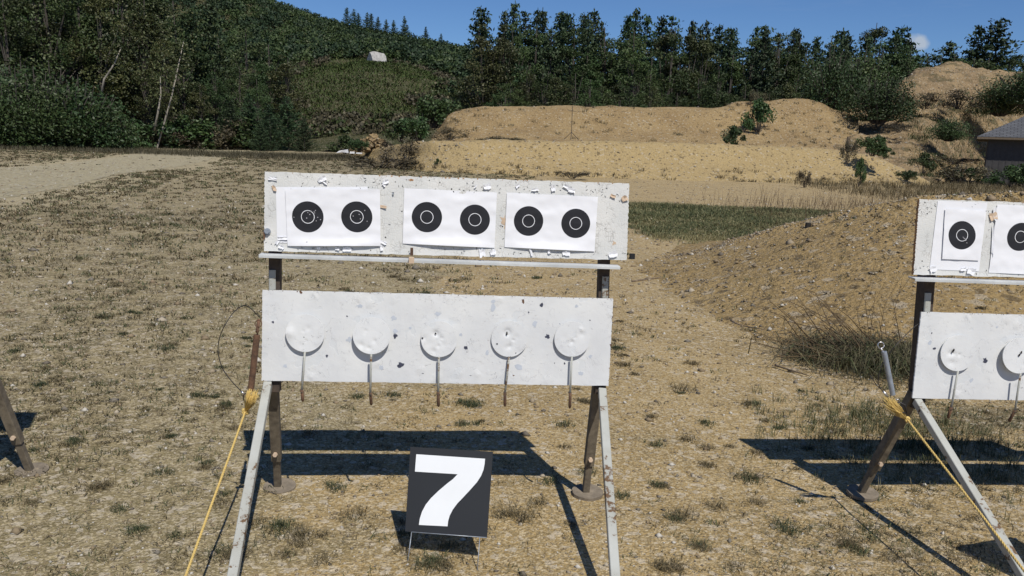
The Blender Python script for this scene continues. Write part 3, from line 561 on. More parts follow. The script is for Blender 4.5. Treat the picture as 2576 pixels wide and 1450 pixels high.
# --- single bushes on and round the banks
def bush(kind, px, py, Y_, z, w, h, label, name='bush'):
    p = dep(px, py, Y_) if z is None else gnd(px, py, z)
    rt = plant(name, kind, (p[0], p[1], p[2]-.05), 1., label, 'bush'); rt.scale = (w/2, w/2, h/1.5); return rt
for a in [('bush', 1845, 366, 44, None, 1.5, 1.15, 'round green bush behind the crest of the near sand berm'), ('bush', 1908, 330, 53, None, 2.2, 2.2, 'upright dark bush growing on the face of the far berm'), ('brush', 1905, 275, 56, None, 1.2, 1.7, 'thin spiky shrub standing above the dark bush on the far berm'), ('bush', 2195, 387, 40, None, 1.4, 1.1, 'green bush at the right end of the near berm crest'), ('bush', 2225, 395, 40, None, 1.1, .6, 'low green bush trailing right of the berm crest bush'), ('bush', 2322, 430, 40, None, 1.3, 1.0, 'green bush at the foot of the sand hill left of the cabin'), ('bush', 2280, 450, 37.5, None, 1.0, .5, 'dark small bush where the near berm ends'), ('leaf', 2102, 278, 62, None, 4.2, 0, ''), ('dense', 2385, 350, 52, None, 2.8, 1.4, 'dark green shrub on the slope left of the cabin roof'), ('brush', 2330, 270, 60, None, 3.6, 1.2, 'brown brush on the middle of the sand hill'), ('brush', 2410, 270, 60, None, 4, 1.4, 'wide brown brush on the right of the sand hill'), ('dense', 2515, 285, 62, None, 4.8, 2.6, 'dark leafy shrub above the cabin roof'), ('dense', 2580, 262, 60, None, 5, 2.8, 'large dark shrub at the right edge above the roof'), ('brush', 2408, 452, 43.5, None, 3.0, 1.1, 'dense brown scrub left of the cabin wall'), ('bush', 2440, 456, 43.5, None, 1.4, .8, 'small green bush beside the cabin corner'), ('brush', 1250, 358, 49, None, 3.0, .5, 'thin brown weeds along the crest line between the two berms'), ('brush', 2260, 330, 54, None, 1.6, .7, 'low scrub in the hollow of the sand hill'), ('brush', 2400, 410, 49, None, 3.2, .5, 'low brush patch on the slope beside the cabin wall'), ('brush', 1020, 418, 39, None, 2.4, 1.5, 'dark dry bush at the left foot of the near berm'), ('brush', 955, 420, 39, None, 4.4, .7, 'low dry weeds left of the dark bush by the near berm'), ('bush', 1055, 350, 50, None, 2.6, 1.6, 'leafy bush behind the left end of the near berm'), ('bush', 1010, 352, 50, None, 2.2, 1.3, 'small leafy bush right of the rubble heap'), ('bush', 1090, 315, 56, None, 3.2, 2.3, 'tall dark bush left of the far berm'), ('bush', 870, 382, 50, None, 2.2, 1.1, 'green bush behind the white litter'), ('bush', 905, 378, 48, None, 1.4, .8, 'small green bush left of the rubble heap'), ('brush', 1130, 348, 50, None, 2.8, .8, 'brown dead brush at the foot of the far berm'), ('brush', 1440, 445, 35, None, 1.6, .4, 'dry weed patch at the foot of the near berm'), ('brush', 2025, 465, 35, None, .7, .9, 'thin bare shrub at the foot of the near berm'), ('bush', 2160, 462, 35, None, .6, 1.2, 'tall thin weed at the right foot of the near berm'), ('bush', 1101, 412, 37, None, .35, .3, 'tiny dark bush on the left face of the near berm'), ('brush', 2130, 405, 37, None, .8, 1.3, 'bare reddish shrub on the crest of the near berm')]:
    if a[0] == 'leaf': continue
    bush(*a)
for px, py, Y_, w, h, lb in [(2085, 283, 61, 5.2, 4.6, 'yellow green rounded tree on the left shoulder of the sand hill'), (2165, 268, 65, 5.2, 4.6, 'darker tree behind the two big trees on the sand hill shoulder'), (2210, 302, 57, 5.0, 3.2, 'broad dark tree standing in front on the sand hill')]:
    o_ = bush('dense', px, py, Y_, None, w, h, lb, 'leafy_tree'); o_['category'] = 'tree'
# --- covering of the hillside
def mass(name, pts, n, rr, s, mat, kind='stuff', flat=.7):
    parts = []
    for c_, R0 in pts:
        k = int(n*R0*R0); dd = rng.normal(size=(k, 3)); dd /= np.linalg.norm(dd, axis=1)[:, None]; dd[:, 2] = np.abs(dd[:, 2])
        C = np.array(c_)+dd*R0*(rng.uniform(.5, 1, k)[:, None])*np.array([1, 1, flat]); parts.append(quads(C, rng.uniform(s*.6, s*1.3, k), .6))
    V, Fc = cat(parts); return tag(np_mesh(name, V, Fc, mat), kind=kind)
pu = []; pw = []; pm = []
for q in range(1500):
    u = rng.uniform(0, 1); v_ = rng.uniform(.08, .62); p = hill(u, v_)
    clear = (abs((u-.52)/.19)**2+((v_-.32)/.19)**2) < 1+.35*fbm(u*30, v_*30, 1.)
    if clear: continue
    (pm if rng.random() < .4 else pu).append((p, rng.uniform(.7, 1.6)))
pw2 = []
for q in range(2200):
    u = rng.uniform(0, 1); v_ = rng.uniform(.52, .86); p = hill(u, v_); (pw if rng.random() < .5 else pw2).append((p+np.array([0, 0, rng.uniform(.0, .8)]), rng.uniform(.9, 2.5)))
u = rng.uniform(.3, .74, 5600); v_ = rng.uniform(.1, .52, 5600); P = hill(u, v_); CLR = P
mass('hillside_shrubs', pu, 55, 0, .20, M['brush']); mass('hillside_bushes', pm, 55, 0, .20, M['leaf']); mass('hillside_wood', pw, 34, 0, .28, M['pine'], flat=.9); mass('hillside_leafy_wood', pw2, 36, 0, .25, M['leaf'], flat=.8)
G7 = 'small conifers on the ridge'
for px, top in [(871, 18), (889, 22), (905, 32), (922, 32), (934, 33), (950, 42), (972, 49), (991, 50), (1072, 68), (1108, 84)]:
    u = np.interp(px, hx, np.linspace(0, 1, len(hx))); p = hill(u, .80); lab = ('small conifer standing on the ridge against the sky', G7)
    tree('pine', px, top, p[1], p[2]-1.5, *lab, wide=1.1)
p = hill(np.interp(1019, hx, np.linspace(0, 1, len(hx))), .83); tree('pine', 1019, 40, p[1], p[2]-1, 'tallest lone conifer on the ridge, spreading against the sky', wide=1.)
V, Fc = blades(np.repeat(CLR, 6, 0)+rng.normal(size=(33600, 3))*np.array([.5, .5, 0]), rng.uniform(.12, .4, 33600), .06, 1.4); tag(np_mesh('meadow_grass', V, Fc, M['meadowgrass']), kind='stuff')
# --- stones on the hillside
def rock(name, c, r, mat='rock', seed=0, flat=.7, sub=2, **k):
    import bmesh
    bm = bmesh.new(); bmesh.ops.create_icosphere(bm, subdivisions=sub, radius=1.); rr = random.Random(seed)
    pl = [(Vector((rr.uniform(-1, 1), rr.uniform(-1, 1), rr.uniform(-.6, 1))).normalized(), rr.uniform(.55, .85)) for _ in range(9)]
    for v in bm.verts:
        for n, d in pl:
            e = v.co.dot(n)-d
            if e > 0: v.co -= n*e
        v.co.z *= flat; v.co *= r
    me = bpy.data.meshes.new(name); bm.to_mesh(me); bm.free(); me.materials.append(M[mat]); o = bpy.data.objects.new(name, me); COL.objects.link(o)
    o.location = c; o.rotation_euler = (0, 0, rr.uniform(0, 6)); return tag(o, **k)
p = hill(np.interp(945, hx, np.linspace(0, 1, len(hx))), .49); s_ = dep(945, 153, 134)
rock('boulder', tuple(s_), 1.7, seed=33, flat=1., sub=3, label='large pale angular boulder at the top of the grassy hillside', cat='boulder')
for px, py, Y_, r_, lb in [(970, 253, 104, .55, 'flat white stone lying in the grass well below the boulder'), (914, 212, 118, .3, 'small pale stone on the grass left below the boulder'), (868, 198, 120, .4, 'half buried grey stone on the left of the clearing'), (1046, 222, 114, .35, 'pale stone at the right edge of the clearing'), (948, 173, 128, .25, 'tiny white stone just under the boulder')]:
    rock('stone', tuple(dep(px, py, Y_)), r_, seed=int(px), flat=.6, label=lb, cat='stone')

# ------------------------------------------------------------------ rubble, litter, tripod, post, cabin
p = gnd(935, 382); p = dep(940, 378, 50); mb = MB(); r_ = random.Random(5)
for q in range(120):
    a = r_.uniform(0, 6.28); d = r_.random()**.6; c_ = np.array([math.cos(a)*d*1.5, math.sin(a)*d*.9, .9*(1-d)*r_.uniform(.7, 1.1)]); sz = r_.uniform(.08, .25)
    ax_ = nrm(np.array([r_.uniform(-1, 1) for _ in range(3)])); mb.beam(c_-ax_*sz, c_+ax_*sz, sz*1.2, sz*.6, (r_.random(), r_.random(), .3), m=r_.choice([0, 0, 1]))
mb.done('rubble_heap', 'sand2 sand_far', loc=tuple(p-np.array([0, 0, .1])), label='heap of tan rubble behind the left end of the near berm', cat='rubble')
p = dep(862, 386, 46); mb = MB()
mb.add([(-.35, 0, 0), (.0, .1, .05), (.32, 0, .02), (.28, .02, .22), (.05, .08, .18), (-.2, .05, .12)], [(0, 1, 4, 5), (1, 2, 3, 4)]); mb.box((.38, 0, 0), (.62, .2, .1)); mb.box((.7, .1, 0), (1.0, .3, .06))
mb.done('litter', 'litter', loc=tuple(p), label='crumpled white litter beside the green bush left of the near berm', cat='litter')
p = dep(1437, 352, 46.5); mb = MB(); rt = empty('tripod_pole', tuple(p)); tag(rt, 'thin tripod with a tall pole standing in front of the far berm', 'tripod')
mb.tube([(0, 0, .3), (-.02, 0, 1.75)], .016, 6).done('pole', 'wire', rt)
MB().tube([(-.22, 0, 1.52), (.2, 0, 1.5)], .012, 5).done('crossbar', 'wire', rt)
for a in (.4, 2.6, 4.6): MB().tube([(0, 0, .4), (math.cos(a)*.45, math.sin(a)*.4, 0)], .014, 5).done('leg', 'wire', rt)
p = dep(2131, 376, 38); mb = MB(); mb.beam((0, 0, -.1), (.02, 0, .55), .13, .1, (1, 0, 0), bev=.02).done('wooden_post', 'wood', loc=tuple(p), label='short weathered stump post on the crest of the near berm', cat='post')
# cabin
cp = dep(2472, 466, 46); cz = cp[2]; rt = empty('cabin', (cp[0], 46, cz), math.radians(-28)); tag(rt, 'dark cabin with grey shingled hip roof at the right edge', 'cabin')
hw = 2.55; mb = MB(); mb.box((0, 0, -.6), (10, 8, hw))
for k in range(34): mb.box((.02+k*.3, -.012, -.6), (.05+k*.3, 0.001, hw-.01))
mb.done('wall', 'wall', rt)
V = [(-.55, -.5, hw-.02), (10.5, -.5, hw-.02), (10.5, 8.5, hw-.02), (-.55, 8.5, hw-.02), (4, 4, hw+2.5), (6, 4, hw+2.5)]; Fr = [(0, 1, 5, 4), (1, 2, 5), (2, 3, 4, 5), (3, 0, 4)]
ro = np_mesh('roof', np.array(V), Fr, [M['roof']], rt); uvl = ro.data.uv_layers.new()
for pl in ro.data.polygons:
    n = pl.normal; hdir = Vector((0, 0, 1)).cross(n).normalized(); up = n.cross(hdir)
    for li in pl.loop_indices: c_ = ro.data.vertices[ro.data.loops[li].vertex_index].co; uvl.data[li].uv = (c_.dot(hdir), c_.dot(up))
mb = MB(); mb.box((-.54, -.49, hw-.14), (10.49, -.46, hw-.03)); mb.box((-.54, -.46, hw-.14), (-.51, 8.46, hw-.03)); mb.box((-.5, -.45, hw-.16), (10.48, 8.4, hw-.145)); mb.done('fascia', 'wood', rt)
GV = 'vegetation in front of the cabin'
for px, py, Y_, w, h, lb in [(2540, 466, 41, 1.6, 1.1, 'leafy green weeds with white tips before the cabin wall'), (2576, 468, 40, 1.8, 1.2, 'leafy weeds at the right edge before the cabin'), (2500, 468, 42, 1.2, .6, 'low weeds at the left foot of the cabin wall')]:
    bush('bush', px, py, Y_, None, w, h, lb, 'weed_clump')

# ------------------------------------------------------------------ target stands
YAW = math.radians(5.6); O7 = np.array([-.964, 3.235, 0.])
hh = np.array([math.cos(YAW), math.sin(YAW), 0]); bb = np.array([-math.sin(YAW), math.cos(YAW), 0])
def toloc(p): d = np.array(p)-O7; return np.array([np.dot(d, hh), np.dot(d, bb), d[2]])
def pl(tilt, off):                            # plane leaning back by tilt through local y=off at z=.55 -> (P, n)
    u = np.array([0, 0, 1.])*math.cos(tilt)+bb*math.sin(tilt); return O7+np.array([0, 0, .55])+bb*off, np.cross(hh, u)
TP, TB = math.radians(3.0), math.radians(5.0)
def LP(px, py, off=0.): return toloc(onplane(px, py, *pl(TP, off)))       # on the steel plate
PB = pl(TB, -.035)
def LB(px, py, off=0.): P, n = PB; return toloc(onplane(px, py, P+bb*off, n))
def LG(px, py): return toloc(gnd(px, py))
nP = nrm(np.array([0, -math.cos(TP), math.sin(TP)])); nB = nrm(np.array([0, -math.cos(TB), math.sin(TB)]))
uP = np.array([0, math.sin(TP), math.cos(TP)]); uB = np.array([0, math.sin(TB), math.cos(TB)]); xx = np.array([1., 0, 0])
def slab(mb, C, n, t, m=0, rag=0., seed=0, k=40, medge=None):     # quad C (TL,TR,BR,BL) with ragged outline, thickness t behind
    r = random.Random(seed); out = []
    for a, b in zip(C, C[1:]+C[:1]):
        e = nrm(b-a); o = np.cross(e, n)
        for i in range(k): out.append(a+(b-a)*i/k+o*r.uniform(-rag, rag)*(0 if i == 0 else 1))
    N = len(out); bk = [p-n*t for p in out]; mb.add(out+bk, [tuple(range(N))], m)
    mb.add(out+bk, [tuple(range(N, 2*N))[::-1]], m); mb.add(out+bk, [(i, N+i, N+(i+1) % N, (i+1) % N) for i in range(N)], m if medge is None else medge)
def splat(mb, c, n, r, m, seed, rag=.35, k=11, asp=1.):           # flat mark lying on a face
    n = nrm(n); u = xx; w = nrm(np.cross(n, u)); rr = random.Random(seed)
    P = [c+n*.0006+r*(1+rag*rr.uniform(-1, 1))*(math.cos(6.283*i/k)*u+math.sin(6.283*i/k)*w*asp) for i in range(k)]
    a, b, c_ = P[0], P[1], P[2]
    mb.add(P, [tuple(range(k))] if np.dot(np.cross(b-a, c_-b), n) > 0 else [tuple(range(k))[::-1]], m)
def paper(parent, C, n, bulls, rings, holes=(), lift=.002, seed=0, curl=(), label=None, nm='paper_target', amp=.0022):
    TL, TR, BR, BL = C; mb = MB(); nx, ny = 44, 26; hz = nrm(TR-TL); vt = nrm(TL-BL); O = BL
    def w(p):
        x = np.dot(p-O, hz); y = np.dot(p-O, vt)
        d = lift+amp*(1+fbm(x*1.+seed*3, y*2.6, 13., 4, .6))
        hgt = np.linalg.norm(TL-BL)
        if 'b' in curl: d += .010*math.exp(-(y/.018)**2)*max(0, math.sin(math.pi*min(1, max(0, x/np.linalg.norm(TR-TL)))))
        return p+n*d
    g_ = [[w((TL*(1-i/nx)+TR*i/nx)*(1-j/ny)+(BL*(1-i/nx)+BR*i/nx)*j/ny) for i in range(nx+1)] for j in range(ny+1)]
    V = [p for r in g_ for p in r]
    mb.add(V, [(j*(nx+1)+i, (j+1)*(nx+1)+i, (j+1)*(nx+1)+i+1, j*(nx+1)+i+1) for j in range(ny) for i in range(nx)], 0)
    def ann(c, r0, r1, m, lf, K=56, nr=6):
        V = []
        for q in range(nr+1):
            r = r0+(r1-r0)*q/nr; V += [w(c+r*(math.cos(6.2832*i/K)*hz+math.sin(6.2832*i/K)*vt))+n*lf for i in range(K)]
        mb.add(V, [(q*K+i, (q+1)*K+i, (q+1)*K+(i+1) % K, q*K+(i+1) % K) for q in range(nr) for i in range(K)], m)
    for (c, R) in bulls:
        ann(c, 0, R, 1, .0005); ann(c, R*rings-.0011, R*rings+.0011, 0, .0009, nr=1)
    for k, (c, r) in enumerate(holes): splat(mb, w(c)+n*.0008, n, r, 2, k+seed, .3, 8)
    o = mb.done(nm, 'paper ink hole', parent, smooth=True)
    for f in o.data.polygons: pass
    if label: o['label'] = label
    return o
def scrap(parent, c, n, w, h, ang, seed, mat='paper', lift=.003):
    r = random.Random(seed); u = math.cos(ang)*xx+math.sin(ang)*nrm(np.cross(n, xx)); v_ = nrm(np.cross(n, u)); mb = MB(); K = 4; P = []
    for j in range(3):
        for i in range(K+1):
            f = i/K-.5; g_ = j/2-.5
            P.append(c+u*w*(f+r.uniform(-.08, .08))+v_*h*(g_+r.uniform(-.15, .15))+n*(lift+abs(g_)*.009*r.uniform(.2, 1)+r.uniform(0, .002)))
    mb.add(P, [(j*(K+1)+i, (j+1)*(K+1)+i, (j+1)*(K+1)+i+1, j*(K+1)+i+1) for j in range(2) for i in range(K)]); return mb.done('paper_scrap', mat, parent)
MAT2 = {}
def build_stand(O, yaw, label, kind, seed=1):
    rt = empty('target_stand', tuple(O), yaw); tag(rt, label, 'target stand', 'target stands in a row across the range'); R = random.Random(seed)
    # --- steel plate
    C = [LP(660, 730), LP(1543, 752), LP(1531, 971), LP(658, 958)]; mb = MB(); slab(mb, C, nP, .007, 0, .0009, seed, 60)
    if kind == 'seven':
        for (px, py, r, m, a) in [(687, 811, .0045, 1, 1), (994, 846, .008, 1, 1.1), (1008, 919, .0125, 1, .8), (757, 736, .006, 2, .9), (822, 896, .004, 1, 1.6), (1362, 767, .006, 1, 1.3), (1378, 847, .010, 1, 1), (1172, 876, .0065, 1, 1.2), (1316, 758, .0055, 2, 1.6), (1541, 798, .003, 2, 1), (1537, 868, .004, 2, 1), (1241, 759, .008, 3, 1.2), (717, 921, .009, 3, .8), (1032, 826, .006, 3, 1), (994, 835, .009, 3, 1.), (748, 734, .0025, 2, 1), (873, 796, .004, 1, .6), (1485, 897, .008, 3, .8), (1420, 915, .003, 1, 1.4), (1395, 914, .002, 1, 1), (1292, 945, .004, 2, .5), (1184, 945, .004, 1, .3), (1064, 940, .004, 1, .4), (1330, 786, .003, 1, 1), (1484, 806, .003, 1, .8), (1240, 773, .01, 3, 1.4), (1160, 843, .006, 3, 1), (1225, 888, .008, 3, 1.3), (1345, 815, .01, 3, 1.2), (1450, 770, .006, 3, 1), (770, 820, .008, 3, .7), (905, 770, .011, 3, .6), (990, 800, .011, 3, 1), (880, 855, .012, 3, .8), (960, 925, .008, 3, 1.), (1100, 790, .01, 3, .8), (1305, 925, .016, 3, .9), (1460, 940, .01, 3, .9)]:
            splat(mb, LP(px, py), nP, r, m, int(px), .38, 12, a)
    else:
        for q in range(26): splat(mb, LP(R.uniform(675, 1525), R.uniform(765, 945)), nP, R.uniform(.002, .009), R.choice([1, 3, 3, 3]), q, .35, 10, R.uniform(.6, 1.4))
    for q in range(60):                          # chipped rusty rim
        e = R.random(); t = R.random()
        a, b = (C[0], C[1]) if e < .6 else ((C[1], C[2]) if e < .8 else (C[3], C[2])); p_ = a+(b-a)*t; cc_ = (C[0]+C[2])/2; d_ = cc_-p_; d_ = np.array([0, 0, np.sign(d_[2])*.0015]) if e < .6 or e > .8 else np.array([-.0015, 0, 0])
        splat(mb, p_+d_, nP, R.uniform(.0008, .0022), 2, q, .3, 7, .7)
    mb.done('steel_plate', 'steel dark rust pale', rt)
    # --- five discs, each on its rod
    for k, (px, py, r, gap, ry, rb) in enumerate([(769, 837, 48, .012, 1010, (761, 985)), (936, 842, 47, .026, 1019, (933, 990)), (1105, 852, 46.5, .012, 1023, (1102, 990)), (1281, 852, 47, .0075, 1022, (1269, 992)), (1438, 852, 46.5, .012, 1027, (1432, 992))]):
        c = LP(px, py)+nP*(.004+gap*.8); rad = r/F*3.33*1.0
        dn = nrm(nP+uP*(gap/.34)); mb = MB()
        # dished round disc: rings
        K = 48; u = xx; w_ = nrm(np.cross(dn, u)); V = []; rr = random.Random(k+seed*7)
        dents = [(rr.uniform(-.6, .6), rr.uniform(-.8, .3), rr.uniform(.06, .2), rr.uniform(.001, .0035)) for _ in range(6)]
        if kind == 'seven' and k == 0: dents += [(-.82, .0, .28, -.006)]
        if kind == 'seven' and k == 2: dents += [(-.2, .3, .16, .006), (-.85, .05, .1, .004)]
        if kind == 'seven' and k == 3: dents += [(-.12, .35, .2, .007)]
        if kind == 'seven' and k == 4: dents += [(.5, .55, .09, -.005)]
        nrg = 14
        for q in range(nrg+1):
            fr = q/nrg
            for i in range(K):
                a = 6.2832*i/K; X_ = fr*math.cos(a); Z_ = fr*math.sin(a); dd = 0
                for (dx, dz, dr, dh) in dents: dd += dh*math.exp(-((X_-dx)**2+(Z_-dz)**2)/dr**2)
                V.append(c+rad*(X_*u+Z_*w_)-dn*dd)
        Fc = [(q*K+i, (q+1)*K+i, (q+1)*K+(i+1) % K, q*K+(i+1) % K) for q in range(nrg) for i in range(K)]
        mb.add(V, Fc, 0); base = [V[nrg*K+i] for i in range(K)]; bk = [p-dn*.004 for p in base]
        mb.add(base+bk, [(i, K+i, K+(i+1) % K, (i+1) % K) for i in range(K)]+[tuple(range(K, 2*K))[::-1]], 0)
        if kind == 'seven':
            for (qx, qy, qr, qa) in {0: [(766, 847, .002, 1), (764, 864, .0015, 1)], 2: [(1095.7, 837.7, .0035, 1.1), (1063, 849.4, .0038, .8)], 3: [(1274.4, 838, .0036, 2.1), (1250, 864, .0032, 1.), (1297, 887, .002, 1), (1284, 896, .0015, 1)], 4: []}.get(k, []):
                splat(mb, LP(qx, qy)+nP*(.0075+gap*.55), dn, qr, 1, int(qx), .2, 9, qa)
        else:
            for q in range(2): splat(mb, c+u*rr.uniform(-.03, .03)+w_*rr.uniform(0, .04)+dn*.0035, dn, .0035, 1, q, .2, 9, 1.7)
        do = mb.done('target_disc', 'steel void', rt, smooth=False)
        do.data.polygons.foreach_set('use_smooth', [len(f.vertices) == 4 and i < nrg*K for i, f in enumerate(do.data.polygons)])
        top = c-w_*0-uP*(rad*.97)-nP*.001; bot = LP(rb[0], rb[1]); bot = bot+nP*(.010+gap*.9); mb = MB()
        top = top+nP*gap*.5; mb.tube([top+nP*.004, top*.5+bot*.5+nP*.001, bot], .0042, 8, 0); e = LP(rb[0]+1, ry); e = e+nP*.004
        mb.tube([bot+np.array([0, 0, .012]), e+np.array([0, 0, .006]), e], [.0062, .0062, .003], 8, 1); mb.done('rod', 'frame rust', do, smooth=True)
    # --- ledge (angle iron) under the board
    mb = MB(); a = LB(655, 638)-xx*(.063 if kind == 'eight' else 0); b = LB(1556, 668); mb.beam(a+np.array([0, -.005, -.002]), b+np.array([0, -.005, -.002]), .054, .004, (0, 1, 0)); mb.beam(a+np.array([0, -.0325, -.007]), b+np.array([0, -.0325, -.007]), .003, .009, (0, 1, 0))
    mb.done('ledge', 'ledge', rt)
    # clamp on the ledge and bolt on the board
    if kind == 'seven':
        mb = MB(); p_ = LB(1036, 640)+nB*.02; mb.beam(p_+np.array([0, 0, -.004]), p_+np.array([0, 0, .026]), .011, .011); mb.box(tuple(p_+np.array([-.010, -.034, -.03])), tuple(p_+np.array([.010, -.012, -.008])), 1); mb.done('clamp', 'rust kraft', rt)
        mb = MB(); p_ = LB(673, 583); mb.disk(p_+nB*.002, nB, .013, .004, 16); mb.disk(p_+nB*.006, nB, .009, .007, 6, 0); mb.beam(p_+xx*-.012+nB*.003, p_+xx*-.012+nB*.003-uB*.03, .006, .006, m=1); mb.done('bolt', 'galv rust', rt)
    # --- wooden board
    C = [LB(666, 432), LB(1583, 462), LB(1577, 655), LB(664, 632)]
    if kind == 'eight': C[0] = C[0]-xx*.066; C[3] = C[3]-xx*.066
    if kind != 'seven': C[1] = C[0]+xx*1.41+np.array([0, 0, .0]); C[2] = C[3]+xx*1.41
    mb = MB(); slab(mb, C, nB, .016, 0, .0016, 11+seed, 70, 1)
    for q in range(150):                         # staples and scratches
        t = R.random(); s_ = R.choice([R.uniform(.82, .97), R.uniform(.82, .97), R.uniform(.03, .12), R.random()]); p_ = (C[3]*(1-s_)+C[0]*s_)*(1-t)+(C[2]*(1-s_)+C[1]*s_)*t
        a = R.uniform(-1.4, 1.4); L = R.uniform(.004, .008); d = (math.cos(a)*xx+math.sin(a)*uB)*L; mb.beam(p_-d*.5+nB*.0012, p_+d*.5+nB*.0012, .0010, .0014, uB, m=3)
    for q in range(34): t = R.random(); s_ = R.random(); splat(mb, (C[3]*(1-s_)+C[0]*s_)*(1-t)+(C[2]*(1-s_)+C[1]*s_)*t, nB, R.uniform(.0015, .003), 2, q, .3, 8)
    for q in range(46): t = R.uniform(.3, 1) if q < 38 else R.random(); p_ = C[0]*(1-t)+C[1]*t-uB*.002; splat(mb, p_, nB, R.uniform(.001, .0035), 1, q, .5, 8, .7)
    if kind == 'seven': splat(mb, LB(1034, 453), nB, .011, 1, 3, .4, 14, .35); splat(mb, LB(1268, 555), nB, .012, 4, 8, .6, 14, 1.6); splat(mb, LB(1271, 570), nB, .005, 4, 9, .5, 9, 2); splat(mb, LB(1545, 612), nB, .008, 4, 9, .5, 9, 1)
    mb.done('backboard', 'board osb void wire kraft', rt)
    # --- paper targets
    def Q(*a): return [LB(*q) for q in a]
    rad = lambda r: r/F*3.32
    if kind == 'seven':
        paper(rt, Q((694, 471), (925, 470), (930, 617), (697, 611)), nB, [], .4, lift=.001, amp=.0006, seed=2, label='under sheet showing only its left and top margin', nm='paper_sheet')
        paper(rt, Q((718, 476), (956, 477), (958, 619), (724, 619)), nB, [(LB(775, 546), rad(38.5)), (LB(898, 546), rad(38.5))], .41, [(LB(x, y), .0022) for x, y in [(740, 547), (775, 535), (780, 540), (772, 549), (791, 533), (794, 530), (792, 536), (800, 547), (807, 553), (796, 556), (783, 532), (889, 544), (904, 540), (907, 551), (918, 530), (924, 557), (773, 609)]], lift=.005, seed=3, curl='b', label='left sheet, both black bullseyes pierced by shots')
        paper(rt, Q((1017, 474), (1250, 485), (1244, 624), (1013, 613)), nB, [(LB(1074, 546.6), rad(38)), (LB(1194.7, 553), rad(38))], .41, lift=.001, seed=4, curl='b', label='middle sheet with two clean bullseyes')
        paper(rt, Q((1275, 485), (1504, 496), (1495, 633), (1269, 622)), nB, [(LB(1329.5, 556.4), rad(37.6)), (LB(1448, 562.3), rad(37.4))], .41, lift=.001, seed=5, curl='b', label='right sheet with two clean bullseyes')
        SC = [(688, 450, .012, .032, 1.4, 'paper'), (690, 474, .012, .02, .6, 'kraft'), (810, 452, .03, .018, .5, 'paper'), (818, 460, .02, .006, -.6, 'paper'), (970, 458, .022, .014, .3, 'paper'), (966, 466, .016, .008, -.7, 'paper'), (711, 600, .04, .012, .05, 'paper'), (700, 607, .03, .012, .9, 'paper'), (708, 622, .02, .012, -.4, 'paper'), (802, 624, .012, .008, 0, 'paper'), (849, 626, .016, .010, 0, 'paper'), (873, 628, .030, .018, -.05, 'paper'), (960, 624, .012, .022, .2, 'paper'), (962, 610, .012, .03, 1.3, 'paper'), (961, 520, .010, .035, 1.5, 'kraft'), (1213, 636, .026, .03, .1, 'paper'), (1240, 634, .022, .022, .3, 'paper'), (1336, 636, .008, .028, .3, 'paper'), (1381, 634, .010, .014, 0, 'paper'), (1424, 637, .030, .02, .1, 'paper'), (1541, 640, .035, .022, .3, 'paper'), (1430, 474, .045, .014, -.5, 'paper'), (1438, 480, .028, .014, -.2, 'paper'), (1225, 470, .03, .02, .2, 'paper'), (1196, 470, .014, .006, .9, 'paper'), (1542, 494, .022, .012, -.3, 'kraft'), (1570, 500, .022, .02, .5, 'kraft'), (1345, 478, .03, .010, .1, 'paper'), (1302, 468, .018, .012, .7, 'paper'), (1391, 474, .016, .022, .2, 'paper'), (989, 487, .008, .008, .2, 'galv')]
        for k, (x, y, w, h, a, mt) in enumerate(SC): scrap(rt, LB(x, y), nB, w, h, a, k, mt)
    else:
        t0 = C[0]; U = uB
        def at(s_, z_): return t0+xx*s_-U*z_
        for q, (s_, z_, w, h, bz, lab) in enumerate([(.076, .004, .208, .279, .0, 'portrait sheet with one shot bullseye'), (.325, .012, .216, .279, .0, 'second portrait sheet with one bullseye'), (.66, .01, .216, .279, 0, None), (.95, .012, .216, .279, 0, None)]):
            sk = -.014; cs = [at(s_, z_), at(s_+w, z_+.002), at(s_+w+sk, z_+h), at(s_+sk, z_+h-.004)]
            if q == 0:
                paper(rt, cs, nB, [], .41, lift=.001, amp=.0008, seed=20, label='large under sheet', nm='paper_sheet'); cs = [at(s_+.030, z_+.030), at(s_+.196, z_+.034), at(s_+.188, z_+.235), at(s_+.032, z_+.232)]
            cb = at(s_+.108, .139); paper(rt, cs, nB, [(cb, .0568)], .41, [(cb+xx*a_+U*b_, .002) for a_, b_ in [(.004, -.008), (.012, -.014), (.016, -.02), (.022, -.03), (.008, -.012), (.018, -.012)]] if q == 0 else (), lift=.0055 if q == 0 else .001, seed=21+q, label=lab)
        for k, (s_, z_, w, h, a, mt) in enumerate([(.075, .278, .03, .022, .5, 'paper'), (.2, .276, .02, .012, .1, 'paper'), (.235, .282, .035, .024, -.3, 'paper'), (.318, .05, .016, .05, .1, 'paper'), (.312, .06, .03, .03, .2, 'kraft'), (.318, .16, .010, .12, .03, 'paper')]): scrap(rt, at(s_, z_), nB, w, h, a, 50+k, mt)
    # --- posts behind the plate
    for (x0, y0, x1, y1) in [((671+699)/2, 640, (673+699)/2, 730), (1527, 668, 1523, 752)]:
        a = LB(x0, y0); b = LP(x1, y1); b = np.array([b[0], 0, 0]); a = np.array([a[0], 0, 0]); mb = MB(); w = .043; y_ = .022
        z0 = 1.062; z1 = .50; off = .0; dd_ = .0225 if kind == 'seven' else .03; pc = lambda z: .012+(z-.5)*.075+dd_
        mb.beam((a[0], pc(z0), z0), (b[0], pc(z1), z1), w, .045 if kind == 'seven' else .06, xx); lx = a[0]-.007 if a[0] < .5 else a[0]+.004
        mb.beam((lx, pc(.985)-dd_-.004, .985), (lx, pc(.7)-dd_-.004, .70), .026, .012, xx, m=1, bev=.003); mb.done('post', 'darkframe frame', rt)
